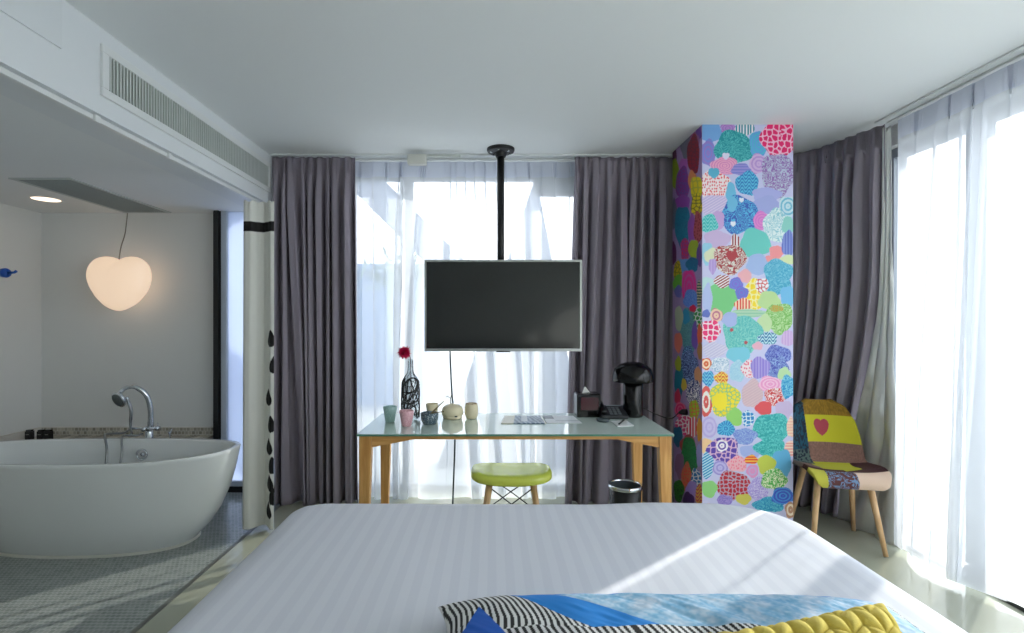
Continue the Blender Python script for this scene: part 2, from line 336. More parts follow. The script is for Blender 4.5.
# shower curtain with black band and black drops
nv, nu = 460, 130; P = np.zeros((nv, nu, 3)); col = np.zeros((nv, nu, 3)); uu = np.linspace(0, 1, nu)
drops = [(0.42, .9), (.50, 1.0), (.60, .8), (.68, .9), (.75, .82), (.805, .95), (.86, .85), (.90, .98), (.945, .80)]
for j in range(nv):
    v = j/(nv-1); z = 2.13-2.11*v
    a = 0.035*(0.6+0.6*v)
    P[j, :, 0] = -1.605-0.004*v+(0.20+.01*v)*uu; P[j, :, 1] = 3.37-a*np.sin(uu*2*PI*1.25+.3)-.003*np.sin(uu*30); P[j, :, 2] = z+.006*np.sin(uu*25)*max(0, 1-v*25)
    c = np.tile(np.array([226., 226, 218]), (nu, 1))
    if 0.062 < v < 0.092: c[:] = (18, 16, 16)
    for dv, du in drops:
        e = ((v-dv)*2.11/0.055); wd = 0.17*math.sqrt(max(0, 1-e*e))*(0.75+0.4*e) if abs(e) < 1 else 0
        c[np.abs(uu-du) < wd] = (14, 14, 14)
    col[j] = c
o = obj('shower_curtain', gridmesh('shower_curtain', P, col), vcmat('shower_cloth', .8), smooth=True, solid=.004)
tag(o, 'white shower curtain with a black band and black drops, bunched beside the grey curtain', 'shower curtain')

# ------------------------------------------------------------------ painted pillar
VS = {}
def voro(x, y):
    d1 = np.full(x.shape, 9.); d2 = d1.copy(); ix, iy = np.floor(x), np.floor(y)
    for a in (-1, 0, 1):
        for b in (-1, 0, 1):
            px = ix+a+.15+.7*hsh(ix+a, iy+b, 1); py = iy+b+.15+.7*hsh(ix+a, iy+b, 2); d = np.hypot(x-px, y-py)
            d2 = np.where(d < d1, d1, np.minimum(d2, d)); d1 = np.minimum(d1, d)
    return d1, d2
def pattern(kind, x, y, cx, cy, rx, ry, k):
    """1 where the second colour shows; units are photo-size pixels of the wall (1/158 m)"""
    dx, dy = x-cx, y-cy
    if kind == 'f': return np.zeros(x.shape, bool)
    if kind == 'r': return np.modf(np.hypot(dx, dy*rx/ry)/2.6+.3)[0] < .42
    if kind == 'R': return np.modf(np.hypot(dx, dy*rx/ry)/3.6+.3)[0] < .45
    if kind == 'v': return np.modf(np.abs(dx+2000)/2.9)[0] < .45
    if kind == 'h': return np.modf(np.abs(dy+2000)/2.9)[0] < .45
    if kind == 'd': return np.modf(np.abs(dx*.6+dy+2000)/2.8)[0] < .45
    if kind == 'w': return np.modf(np.abs(dy+2.0*np.sin(dx*.9)+2000)/3.6)[0] < .5
    if kind == 's': return np.modf((vnoise(x*.28+k, y*.28)+.35*vnoise(x*.7, y*.7+k))*3.6)[0] < .42
    if kind == 'S': return np.modf((vnoise(x*.2+k, y*.2)+.35*vnoise(x*.5, y*.5+k))*4.2)[0] < .42
    if kind == 'c': a, b = voro(x*.25+k, y*.25); return (b-a) < .2
    if kind == 'C': a, b = voro(x*.19+k, y*.17); return (b-a) < .2
    if kind == 'o': a, b = voro(x*.42+k, y*.30); return a > .3
    if kind == 'p': an = np.arctan2(dy, dx); rr = np.hypot(dx, dy); return np.where(rr < .35*rx, np.modf(rr/2.2)[0] < .4, np.modf(np.abs(an+9)*2.6)[0] < .45)
def mural(px, py, blobs, base):
    col = np.zeros(px.shape+(3,)); col[:] = base
    for i, (zn, zx, zy, rx, ry, kd, A, B) in enumerate(blobs):
        cx = 670+zx/7.877; cy = 120+80*zn+zy/7.877; rx /= 7.877; ry /= 7.877
        an = np.arctan2((py-cy)/ry, (px-cx)/rx); wob = 1+.07*np.sin(3*an+i*1.7)+.05*np.sin(5*an+i*2.9)
        ins = np.hypot((px-cx)/rx, (py-cy)/ry) < wob
        if not ins.any(): continue
        pat = pattern(kd, px, py, cx, cy, rx, ry, i*3.37)
        col[ins & ~pat] = A; col[ins & pat] = B
    return col
W_ = (248, 242, 244)
FB = [
(0,320,95,95,80,'f',(118,170,226),0),(0,455,65,60,42,'r',(190,140,208),(164,120,196)),(0,590,70,78,48,'v',(20,140,160),W_),
(0,300,260,62,105,'r',(150,125,205),(118,140,216)),(0,500,220,152,135,'S',(22,150,160),(84,192,194)),(0,700,190,78,105,'r',(98,168,226),(78,190,218)),
(0,850,150,135,145,'C',(236,16,108),(252,196,220)),(0,940,120,70,120,'C',(236,16,108),(252,196,220)),(0,700,345,78,78,'R',(216,182,226),(190,150,216)),(0,850,430,132,172,'S',(152,112,184),(192,202,222)),
(0,430,360,105,72,'r',(244,172,202),(222,134,192)),(0,560,390,78,48,'h',(128,130,210),(160,150,220)),(0,350,510,122,115,'o',(234,84,98),(250,232,232)),
(0,345,415,45,40,'f',(88,180,212),0),(0,610,500,92,95,'w',(20,120,192),(92,194,228)),(0,480,570,40,80,'f',(108,190,226),0),(0,760,590,115,60,'f',(172,176,230),0),
(1,340,50,115,95,'d',(200,185,226),(224,208,236)),(1,760,40,108,72,'f',(164,172,226),0),(1,550,120,150,150,'S',(42,88,186),(84,184,226)),
(1,490,30,40,62,'f',(110,190,226),0),(1,375,160,55,75,'f',(202,166,220),0),(1,310,190,68,78,'w',(34,186,184),(130,216,216)),(1,725,165,72,75,'r',(218,122,206),(232,140,210)),
(1,930,50,72,82,'R',(204,228,236),(112,190,216)),(1,830,200,92,135,'S',(228,242,242),(146,204,216)),(1,930,200,50,70,'f',(140,210,200),0),(1,370,310,105,72,'f',(206,182,222),0),
(1,290,420,48,90,'f',(148,206,228),0),(1,330,440,60,60,'f',(222,226,190),0),(1,670,340,122,115,'f',(102,206,196),0),(1,840,410,60,52,'f',(246,150,152),0),(1,780,465,40,30,'f',(246,150,152),0),(1,930,345,50,102,'v',(96,116,200),(134,150,216)),(1,515,330,36,62,'v',(150,44,56),W_),
(1,470,465,128,118,'S',(168,40,48),(226,222,212)),(1,930,470,62,38,'f',(216,230,176),0),(1,690,510,90,85,'f',(164,188,232),0),(1,850,570,115,105,'S',(56,164,200),(112,196,218)),
(1,335,520,32,62,'v',(180,150,216),(196,170,226)),(1,590,600,55,55,'f',(240,176,182),0),
(2,300,60,70,80,'f',(190,224,226),0),(2,410,150,115,135,'f',(118,206,128),0),(2,410,10,62,52,'d',(150,36,48),W_),(2,295,140,40,110,'f',(182,196,236),0),(2,850,40,105,80,'S',(56,164,200),(112,196,218)),(2,930,130,62,85,'f',(112,190,232),0),
(2,665,110,82,125,'C',(252,222,16),(252,242,170)),(2,520,30,54,50,'r',(122,108,212),(98,130,216)),(2,565,100,52,52,'r',(118,104,206),(90,124,212)),(2,725,45,52,62,'c',W_,(212,56,58)),
(2,575,195,66,52,'v',(228,66,36),(252,226,190)),(2,780,160,88,72,'f',(190,222,150),0),(2,620,262,135,34,'h',(150,204,168),(190,220,190)),(2,860,300,112,122,'S',(124,192,92),(186,222,156)),
(2,745,340,60,70,'f',(200,226,170),0),(2,840,225,52,26,'r',(206,150,50),(150,196,90)),(2,570,430,155,155,'S',(86,190,186),(130,212,202)),(2,470,310,62,60,'f',(170,186,232),0),(2,285,265,32,32,'f',(86,106,190),0),
(2,365,280,50,56,'R',(244,204,172),(198,112,140)),(2,320,400,78,88,'C',(236,16,108),(252,228,238)),(2,770,460,78,50,'w',(16,112,164),(190,230,238)),(2,930,460,55,62,'v',(206,170,222),(220,190,230)),
(2,350,550,95,60,'d',(202,196,226),(220,216,236)),(2,540,590,95,65,'f',(122,206,226),0),(2,690,520,42,32,'f',(236,180,200),0),(2,485,392,14,14,'f',(190,70,80),0),(2,597,493,14,14,'f',(190,70,80),0),
(3,390,40,82,62,'S',(230,236,246),(160,190,216)),(3,530,90,62,85,'S',(164,210,232),(180,220,236)),(2,850,590,105,75,'s',(72,84,184),(134,156,220)),(3,285,30,42,48,'R',(222,100,44),(252,224,190)),
(3,620,70,58,72,'o',(236,110,134),(246,228,232)),(3,850,60,85,95,'s',(72,84,184),(150,182,226)),(3,710,60,78,85,'v',(148,128,216),(178,164,226)),(3,300,145,48,62,'w',(16,124,200),(110,206,226)),
(3,405,140,56,46,'w',(226,92,36),(246,220,76)),(3,285,330,48,125,'R',(222,84,76),(242,236,226)),(3,430,310,118,135,'c',(250,226,14),(150,200,120)),(3,395,325,60,68,'f',(252,230,10),0),
(3,650,270,85,115,'d',(214,180,190),(222,192,196)),(3,790,190,95,62,'R',(242,158,206),(252,202,226)),(3,830,290,88,72,'s',(216,54,56),(246,228,228)),(3,740,380,66,56,'f',(232,78,84),0),
(3,900,110,52,52,'f',(190,226,170),0),(3,930,210,58,92,'s',(28,148,206),(124,208,228)),(3,900,390,70,70,'f',(206,186,222),0),(3,510,450,62,72,'f',(150,216,104),0),
(3,310,530,65,88,'R',(206,196,236),(190,176,228)),(3,615,460,52,62,'c',(16,136,206),(222,240,244)),(3,800,540,142,125,'S',(26,170,170),(94,208,204)),(3,950,530,30,80,'h',(244,190,170),(250,220,190)),
(4,290,50,55,62,'f',(246,206,152),0),(3,590,600,95,65,'s',(116,138,216),(154,184,228)),(4,420,80,125,105,'C',(88,56,170),(222,182,212)),(3,440,540,70,60,'p',(12,126,200),(84,196,228)),(4,410,45,47,47,'R',W_,(88,56,170)),
(4,640,90,92,52,'f',(166,182,232),0),(4,790,60,125,75,'S',(26,170,170),(94,208,204)),(4,950,70,52,62,'h',(242,166,156),(252,224,202)),(4,295,200,48,105,'d',(24,146,200),(190,228,238)),
(4,880,190,78,120,'f',(98,180,222),0),(4,530,190,78,62,'o',(246,126,150),(246,184,194)),(4,395,220,62,58,'R',(196,186,232),(158,148,216)),(4,760,195,72,78,'f',(206,216,78),0),(4,650,245,48,52,'R',(232,150,202),(210,176,220)),
(4,640,155,52,36,'h',(232,64,26),(252,192,58)),(4,500,360,135,115,'c',(192,14,46),(190,170,190)),(4,310,385,62,68,'f',(148,216,128),0),(4,700,390,82,102,'s',(170,150,222),(214,204,238)),
(4,820,310,102,82,'s',(84,188,76),(232,242,202)),(4,430,475,62,45,'s',(140,120,202),(170,150,216)),(4,580,465,62,42,'f',(216,206,88),0),(4,780,510,125,60,'s',(24,146,190),(90,190,210)),(4,890,440,92,68,'R',(52,84,200),(66,150,222)),
(4,950,550,45,65,'R',(200,148,116),(246,228,202)),(4,500,640,200,110,'f',(204,176,226),0),(4,300,620,70,110,'r',(242,120,150),(250,200,210)),
(4,760,680,120,100,'C',(30,140,200),(220,235,240)),(4,420,840,140,120,'R',(120,200,130),(220,230,180)),(4,640,900,120,130,'c',(240,80,110),W_),(4,850,860,110,120,'S',(120,100,200),(200,190,230))]
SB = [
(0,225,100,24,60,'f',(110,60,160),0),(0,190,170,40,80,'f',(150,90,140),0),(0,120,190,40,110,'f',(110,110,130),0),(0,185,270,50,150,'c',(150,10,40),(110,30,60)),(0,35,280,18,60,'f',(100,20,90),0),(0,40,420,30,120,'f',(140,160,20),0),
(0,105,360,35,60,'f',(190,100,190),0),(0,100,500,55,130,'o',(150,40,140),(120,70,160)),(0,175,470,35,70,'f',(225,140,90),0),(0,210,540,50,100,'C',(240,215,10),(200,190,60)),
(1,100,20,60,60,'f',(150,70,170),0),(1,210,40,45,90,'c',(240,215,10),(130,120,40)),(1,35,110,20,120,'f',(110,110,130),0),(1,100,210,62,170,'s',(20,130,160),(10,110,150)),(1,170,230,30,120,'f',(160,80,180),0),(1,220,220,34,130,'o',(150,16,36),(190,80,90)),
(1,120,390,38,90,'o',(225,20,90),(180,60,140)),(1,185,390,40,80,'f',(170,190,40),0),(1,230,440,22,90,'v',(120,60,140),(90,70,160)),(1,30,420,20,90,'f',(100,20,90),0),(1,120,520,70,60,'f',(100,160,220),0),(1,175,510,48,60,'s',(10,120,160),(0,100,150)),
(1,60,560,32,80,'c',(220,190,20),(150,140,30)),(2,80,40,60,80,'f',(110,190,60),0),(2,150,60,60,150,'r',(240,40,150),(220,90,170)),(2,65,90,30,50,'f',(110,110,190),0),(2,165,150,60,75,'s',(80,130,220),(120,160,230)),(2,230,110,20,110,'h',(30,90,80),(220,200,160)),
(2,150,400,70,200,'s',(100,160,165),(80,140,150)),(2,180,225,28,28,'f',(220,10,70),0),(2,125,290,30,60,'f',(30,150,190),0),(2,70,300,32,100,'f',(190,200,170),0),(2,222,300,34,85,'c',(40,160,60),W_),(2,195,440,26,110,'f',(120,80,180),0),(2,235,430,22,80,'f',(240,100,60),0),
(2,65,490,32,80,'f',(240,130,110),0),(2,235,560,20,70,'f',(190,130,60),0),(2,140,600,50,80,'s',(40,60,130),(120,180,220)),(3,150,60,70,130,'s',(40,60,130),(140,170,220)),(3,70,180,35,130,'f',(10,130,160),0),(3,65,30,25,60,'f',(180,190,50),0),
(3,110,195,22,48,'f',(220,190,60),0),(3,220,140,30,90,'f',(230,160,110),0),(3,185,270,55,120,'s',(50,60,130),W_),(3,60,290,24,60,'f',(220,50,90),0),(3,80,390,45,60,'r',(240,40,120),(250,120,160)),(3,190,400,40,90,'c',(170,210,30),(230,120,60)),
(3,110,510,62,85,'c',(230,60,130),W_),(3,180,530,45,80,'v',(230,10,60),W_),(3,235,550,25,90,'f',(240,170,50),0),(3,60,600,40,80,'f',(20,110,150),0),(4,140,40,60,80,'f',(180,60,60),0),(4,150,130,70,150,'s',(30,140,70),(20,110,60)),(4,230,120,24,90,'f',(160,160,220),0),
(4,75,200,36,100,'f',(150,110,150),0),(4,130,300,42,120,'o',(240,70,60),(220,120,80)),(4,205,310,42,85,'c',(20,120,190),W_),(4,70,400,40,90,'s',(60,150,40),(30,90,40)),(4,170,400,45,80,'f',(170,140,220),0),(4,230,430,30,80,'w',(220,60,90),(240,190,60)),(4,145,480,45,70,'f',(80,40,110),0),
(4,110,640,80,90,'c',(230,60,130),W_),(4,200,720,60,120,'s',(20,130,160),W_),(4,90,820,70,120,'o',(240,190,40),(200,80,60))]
PX0, PX1, PY0, PY1 = 1.33, 1.905, 3.29, 3.83
pt = thing('mural_pillar', 'square pillar covered in a bright hand-painted mural of doodled blobs', 'pillar')
step = 0.0032
nx, nz = int((PX1-PX0)/step), int(2.598/step)
X, Z = np.meshgrid(np.linspace(PX0, PX1, nx), np.linspace(0.001, 2.599, nz))
ppm = 520/PY0; px = 492+X*ppm; py = 322+(1.35-Z)*ppm
colF = mural(px, py, FB, (206, 206, 238))
dx, dy = px-(670+440/7.877), py-(120+290/7.877); hx, hy = dx/3.2, -(dy)/3.2
colF[(hx*hx+hy*hy-1)**3-hx*hx*hy**3 < 0] = (232, 228, 250)
for (zn, zx, zy, cc, s) in ((1, 487, 450, (176, 36, 50), 5.0), (1, 497, 192, (240, 244, 252), 2.4), (1, 563, 4, (236, 240, 250), 2.2)):
    dx, dy = px-(670+zx/7.877), py-(120+80*zn+zy/7.877); hx, hy = dx/s, -dy/s
    colF[(hx*hx+hy*hy-1)**3-hx*hx*hy**3 < 0] = cc
MUR = vcmat('mural_paint', .45)
obj('front_mural', gridmesh('front_mural', np.stack([X, np.full_like(X, PY0), Z], -1), colF), MUR, pt)
ny = int((PY1-PY0)/.005)
Y, Z = np.meshgrid(np.linspace(PY1, PY0, ny), np.linspace(0.001, 2.599, nz))
ppm = 520/Y; px = 492+PX0*ppm; py = 322+(1.35-Z)*ppm
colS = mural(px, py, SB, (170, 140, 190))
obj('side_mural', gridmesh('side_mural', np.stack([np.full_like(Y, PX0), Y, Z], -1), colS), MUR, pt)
Y, Z = np.meshgrid(np.linspace(PY0, PY1, ny), np.linspace(0.001, 2.599, nz))
colR = mural(702+(Y-PY0)*158, 322+(1.35-Z)*158, FB, (206, 206, 238))
obj('side_mural', gridmesh('side_mural', np.stack([np.full_like(Y, PX1), Y, Z], -1), colR), MUR, pt)
obj('pillar_core', box(NB(), PX0+.001, PX1-.001, PY0+.001, PY1, 0, 2.6), WHITE, pt)

# ------------------------------------------------------------------ outside
EXT = mat('shaded_concrete', (96, 106, 124), .8)
st(obj('ground_outside', box(NB(), -12, 14, 4.5, 22, -.4, -.1), mat('terrace', (170, 172, 170), .8)))
st(obj('ground_side', box(NB(), 2.9, 14, -8, 4.5, -.4, -.1), mat('terrace2', (190, 190, 186), .8)))
def beam(bm, x0, z0, x1, z1, wd, y0, y1):
    d = Vector((x1-x0, 0, z1-z0)).normalized(); n = Vector((-d.z, 0, d.x))*wd/2
    a, b = Vector((x0, 0, z0)), Vector((x1, 0, z1))
    pts = [a-n, a+n, b+n, b-n]
    return hexa(bm, [(p.x, y0, p.z) for p in pts], [(p.x, y1, p.z) for p in pts])
k = 5.5/520
def EX(px): return (px-492)*k
def EZ(py): return 1.35-(py-322)*k
o = obj('steel_beam', beam(NB(), EX(345), EZ(162), EX(520), EZ(336), .31, 5.5, 5.75), EXT)
tag(o, 'broad slanting grey beam seen through the sheer, left of the television pole', 'beam')
bm = NB(); p = [(EX(533), EZ(185)), (EX(548), EZ(262)), (EX(580), -.1), (EX(440), -.1), (EX(507), EZ(262))]
a = [bm.verts.new((x, 5.15, z)) for x, z in p]; b = [bm.verts.new((x, 5.4, z)) for x, z in p]
bm.faces.new(a); bm.faces.new(b[::-1])
for i in range(5): bm.faces.new((a[i], b[i], b[(i+1) % 5], a[(i+1) % 5]))
tag(obj('gable_screen', bm, EXT), 'pointed grey screen seen through the sheer, right of the television pole', 'screen')
def bld(name, x0, x1, y0, y1, h, m, label):
    t = thing(name, label, 'building', ((x0+x1)/2, (y0+y1)/2, -.1)); hx, hy = (x1-x0)/2, (y1-y0)/2
    obj('wall', box(NB(), -hx, hx, -hy, hy, 0, h), m, t); obj('parapet', box(NB(), -hx-.1, hx+.1, -hy-.1, hy+.1, h, h+.15), m, t)
    return t
bld('building', -8, -1.2, 9, 12, 2.3, mat('far_wall', (112, 136, 168), .8), 'low blue-grey building beyond the left part of the sheer')
bld('building', 9, 11, -6, 8, 2.0, mat('far_wall_2', (196, 200, 200), .8), 'low pale building beyond the right-hand window')
t = thing('tree', 'feathery tree seen faintly through the sheer left of the television', 'tree', (-1.2, 7.4, -.1))
obj('trunk', tube(NB(), [(0, 0, 0), (.05, 0, 1.2), (0, 0, 1.9)], [.09, .07, .05]), mat('bark', (90, 84, 76), .9), t)
bm = NB()
for i in range(420):
    a = random.uniform(0, 2*PI); e = random.uniform(-.3, 1.2); r = random.uniform(.3, .85)
    p = Vector((math.cos(a)*math.cos(e)*r, math.sin(a)*math.cos(e)*r, 2.0+math.sin(e)*r*.6)); d = Vector((random.uniform(-1, 1), random.uniform(-1, 1), random.uniform(-.4, .6))).normalized()*.12
    s = d.cross(Vector((0, 0, 1))).normalized()*.022
    v = [bm.verts.new(q) for q in (p-d, p+s, p+d, p-s)]; bm.faces.new(v)
obj('foliage', bm, mat('leaf', (92, 122, 96), .7), t)

# ------------------------------------------------------------------ bed
t = thing('bed', 'wide double bed with a white striped duvet in the foreground', 'bed', (0, 0, 0))
bx0, bx1, by0, by1, bz = -.77, 1.12, -.2, 2.09, .635
obj('bed_base', box(NB(), bx0+.08, bx1-.08, by0, by1-.08, .06, .28), mat('base_cloth', (196, 198, 200), .8), t, bevel=.02)
for x in (bx0+.15, bx1-.15):
    for y in (by0+.1, by1-.2): obj('leg', box(NB(), x-.03, x+.03, y-.03, y+.03, 0, .06), BLACKM, t)
obj('mattress', box(NB(), bx0+.06, bx1-.06, by0, by1-.06, .28, .56), mat('mattress_cloth', (232, 234, 238), .8), t, bevel=.04)
obj('headboard', box(NB(), bx0-.05, bx1+.05, by0-.08, by0-.01, 0, 1.05), mat('headboard_cloth', (150, 150, 152), .8), t, bevel=.02)
DUV = mat('satin_stripe', (222, 227, 235), .55); N = DUV.node_tree.nodes; L = DUV.node_tree.links
tcn = N.new('ShaderNodeTexCoord'); wv = N.new('ShaderNodeTexWave'); wv.inputs['Scale'].default_value = 6.2; wv.inputs['Distortion'].default_value = .25; wv.inputs['Detail'].default_value = 1
cr = N.new('ShaderNodeValToRGB'); cr.color_ramp.elements[0].position = .42; cr.color_ramp.elements[1].position = .58
cr.color_ramp.elements[0].color = lin((217, 219, 228)); cr.color_ramp.elements[1].color = lin((222, 224, 232))
L.new(tcn.outputs['Object'], wv.inputs[0]); L.new(wv.outputs[0], cr.inputs[0]); L.new(cr.outputs[0], bs(DUV).inputs['Base Color'])
nvd, nud = 300, 300
# duvet: superellipse-cornered top sheet with draped skirts
cx, cy = (bx0+bx1)/2, (by0+by1)/2; hx, hy = (bx1-bx0)/2, (by1-by0)/2
def corner_clamp(u, v):
    """map square [-1,1]^2 to rounded rectangle"""
    X = cx+hx*u; Y = cy+hy*v
    R = np.where(u > 0, .26, .13)
    ex = np.abs(X-cx)-(hx-R); ey = (Y-cy)-(hy-R); m = (ex > 0) & (ey > 0)
    mx = np.maximum(ex, ey); d = np.hypot(ex, ey); s = np.where(m & (d > 0), mx/np.maximum(d, 1e-9), 1)
    X2 = cx+np.sign(X-cx)*((hx-R)+ex*s); Y2 = cy+(hy-R)+ey*s
    return np.where(m, X2, X), np.where(m, Y2, Y)
t1 = np.linspace(-1.28, 1.28, nud); U, V = np.meshgrid(t1, t1)
m_ = np.maximum(np.abs(U), np.abs(V)); k_ = np.minimum(1, 1/np.maximum(m_, 1e-9))
Xc, Yc = corner_clamp(U*k_, V*k_); over = np.maximum(0, m_-1)
rr = 1-np.clip((m_-.90)/.10, 0, 1)
Zt = bz-.035*(1-np.sqrt(np.clip(1-(1-rr)**2, 0, 1)))
wr = np.array([[noise.noise(Vector((x*2.2, y*1.5, 3)))*.007+noise.noise(Vector((x*6, y*3.5, 7)))*.0028 for x, y in zip(a, b)] for a, b in zip(Xc, Yc)])
drop = over/.28; out = .012*np.sin(drop*PI*.5)+.014*drop*np.sin((Xc+Yc)*22)
nrmx = np.where(np.abs(U) >= np.abs(V), np.sign(U), 0.); nrmy = np.where(np.abs(V) > np.abs(U), np.sign(V), 0.)
P = np.stack([Xc+nrmx*out, Yc+nrmy*out, np.where(over > 0, bz-.035-drop*.42, Zt)+wr*(over == 0)], -1)
obj('duvet', gridmesh('duvet', P), DUV, t, smooth=True, solid=.012)

# cushions --------------------------------------------------------------
def cushion(nu, nv, hx, hy, th, e=.5, pinch=.07):
    u = np.linspace(-1, 1, nu); v = np.linspace(-1, 1, nv); U, V = np.meshgrid(u, v)
    X = hx*U*(1-pinch*(1-V**2)*np.abs(U)**3); Y = hy*V*(1-pinch*(1-U**2)*np.abs(V)**3)
    T = th/2*np.power(np.clip((1-U**4)*(1-V**4), 0, 1), e)
    return U, V, X, Y, T
def place(P, rx, ry, rz, loc):
    M = (Matrix.Rotation(rz, 3, 'Z') @ Matrix.Rotation(ry, 3, 'Y') @ Matrix.Rotation(rx, 3, 'X')); A = np.array(M)
    return P @ A.T+np.array(loc)
def join(a, b, name, ca, cb):
    """top and bottom of a cushion as one closed mesh"""
    P = np.concatenate([a, b[::-1][1:]], 0); c = np.concatenate([ca, cb[::-1][1:]], 0); return gridmesh(name, P, c)
nu, nv = 620, 240
U, V, X, Y, T = cushion(nu, nv, .535, .165, .13)
px = 492+(X+.385)*473; s = (1-V)/2       # s 0 at far edge
bend_ = .25*np.sin(U*3)
zeb = np.where(np.modf(np.abs((U*27+V*3.2+1.6*np.sin(V*2.0+U*4)+80)*1.75+.8*vnoise(U*6, V*3)))[0] < .48, 20., 236.)
C0 = np.stack([zeb, zeb, zeb-2*(zeb > 99)], -1)
n1 = vnoise(U*30, V*7)*.45+vnoise(U*90+3, V*24)*.35+vnoise(U*8, V*3+5)*.2
wc = np.stack([80+150*n1, 150+80*n1, 195+45*n1], -1)
sky = (U > -.22-.38*V*1.0+.0) & (U < .93)
blue_band = (U > -.46-.34*V) & (U < .93)
tri = (V < .45) & (np.abs(U+.84) < .07*(.45-V)*2.2)
C0[blue_band] = (20, 130, 215); C0[sky & (V < .72)] = wc[sky & (V < .72)]; C0[tri] = (16, 96, 200)
strip = V < -.22
zs = np.where(np.modf(np.abs((X+.04*V)*70+9.3+.3*vnoise(U*9, V)))[0] < .5, 18., 232.); C0[strip & ~tri] = np.stack([zs]*3, -1)[strip & ~tri]
wri = .012*(vnoise(U*9+V*2+40, V*1.5)-.5)*(1-V**2)*(1-U**2)+.003*(vnoise(U*30+V*9+50, V*4)-.5)*(1-V**2)
top_ = np.stack([X, Y, T+wri*(T > .02)], -1); bot_ = np.stack([X, Y, -T*.55], -1)
loc = (.405, 1.055, .688)
ctx = [place(q, -.06, 0, -.01, loc) for q in (top_, bot_)]
o = obj('lumbar_cushion', join(ctx[0], ctx[1], 'lumbar_cushion', C0, C0), vcmat('printed_cotton', .7, bump=.2, bscale=400), smooth=True)
tag(o, 'long cushion in zebra stripes and watercolour blue lying on the white duvet', 'cushion')
nu, nv = 420, 300
U, V, X, Y, T = cushion(nu, nv, .40, .22, .12, e=.42)
# chunky plaited knit
cw, ch = .062, .040; ci = np.floor(X/cw); side = np.where(np.modf(X/cw+100)[0] < .5, 1, -1)
fx = np.modf(X/(cw/2)+200)[0]-.5; yy = Y+side*(fx)*cw*.30; fy = np.modf(yy/ch+100)[0]-.5
bump = np.sqrt(np.clip(1-(fx*2)**2, 0, 1))*np.sqrt(np.clip(1-(fy*2)**2, 0, 1))
T2 = T+.014*bump*np.clip(T/.03, 0, 1)
sagc = -.045*(1-U)*np.clip(V, 0, 1)+.025*np.clip((U-.2)/.8, 0, 1)**1.2*np.clip(V, 0, 1)-.05*np.clip((-U-.2), 0, 1)*np.clip(V, 0, 1)
kc = np.stack([206+14*bump, 186+14*bump, 84+18*bump], -1)
a = np.stack([X, Y+sagc, T2], -1); b = np.stack([X, Y+sagc, -T2*.8], -1)
lo = (.30, .725, .736); ctx = [place(q, .45, 0, -.02, lo) for q in (a, b)]
o = obj('knitted_cushion', join(ctx[0], ctx[1], 'knitted_cushion', kc, kc), vcmat('knit_wool', .9, bump=.5, bscale=300), smooth=True)
tag(o, 'mustard yellow chunky knitted cushion at the bottom edge, in front of the striped one', 'cushion')

# ------------------------------------------------------------------ desk
t = thing('desk', 'long desk with a pale frosted glass top on tapered oak legs', 'desk', (0, 0, 0))
dx0, dx1, dy0, dy1 = -.725, .975, 2.78, 3.42
obj('glass_top', box(NB(), dx0, dx1, dy0, dy1, .738, .75), mat('frosted_glass_top', (222, 240, 231), .07, coat=.8), t, bevel=.002)
obj('glass_edge', box(NB(), dx0+.002, dx1-.002, dy0-.001, dy0+.004, .7385, .7495), mat('green_glass_edge', (88, 140, 118), .1), t)
for sx in (0, 1):
    for sy in (0, 1):
        X0 = dx0+.01 if sx == 0 else dx1-.01; s = 1 if sx == 0 else -1; Y0 = dy0+.012 if sy == 0 else dy1-.04; q = 1 if sy == 0 else -1
        hexa_b = [(X0, Y0), (X0+s*.042, Y0), (X0+s*.042, Y0+q*.035), (X0, Y0+q*.035)]
        hexa_t = [(X0, Y0), (X0+s*.068, Y0), (X0+s*.068, Y0+q*.055), (X0, Y0+q*.055)]
        bm = NB(); hexa(bm, [(x, y, 0) for x, y in hexa_b], [(x, y, .737) for x, y in hexa_t]); obj('leg', bm, WOOD, t, bevel=.004)
def rail(y0, y1):
    bm = NB(); pr = [(dx0+.078, .737), (dx0+.078, .675), (dx0+.30, .718), (dx1-.30, .718), (dx1-.078, .675), (dx1-.078, .737)]
    a = [bm.verts.new((x, y0, z)) for x, z in pr]; b = [bm.verts.new((x, y1, z)) for x, z in pr]
    bm.faces.new(a); bm.faces.new(b[::-1])
    for i in range(6): bm.faces.new((a[i], b[i], b[(i+1) % 6], a[(i+1) % 6]))
    return bm
obj('front_rail', rail(dy0+.018, dy0+.04), WOODX, t); obj('back_rail', rail(dy1-.085, dy1-.063), WOODX, t)
for x in (dx0+.02, dx1-.045): obj('side_rail', box(NB(), x, x+.025, dy0+.068, dy1-.096, .68, .737), WOOD, t)

# ------------------------------------------------------------------ stool
t = thing('stool', 'lime green plastic stool on wooden dowel legs with black wire braces, under the desk', 'stool', (.117, 3.18, 0))
nu, nv = 64, 24; prof = []
bm = NB(); rings = []
for j, (rs, z) in enumerate([(.0, .412), (.55, .412), (.82, .407), (.95, .402), (1.0, .412), (1.0, .432), (.97, .448), (.88, .456), (.6, .452), (.3, .449), (.0, .448)]):
    ring = []
    for i in range(nu):
        a = 2*PI*i/nu; c, s = math.cos(a), math.sin(a); n = 3.2
        x = .245*rs*math.copysign(abs(c)**(2/n), c); y = .17*rs*math.copysign(abs(s)**(2/n), s)
        ring.append(bm.verts.new((x, y, z+.012*(abs(x)/.245)**2-.010*(abs(y)/.17)**2 - (.020*max(0, abs(x)/.245-.72) if j < 5 else 0))))
    rings.append(ring)
for a, b in zip(rings, rings[1:]):
    for i in range(nu): bm.faces.new((a[i], a[(i+1) % nu], b[(i+1) % nu], b[i]))
bmesh.ops.remove_doubles(bm, verts=bm.verts, dist=1e-5)
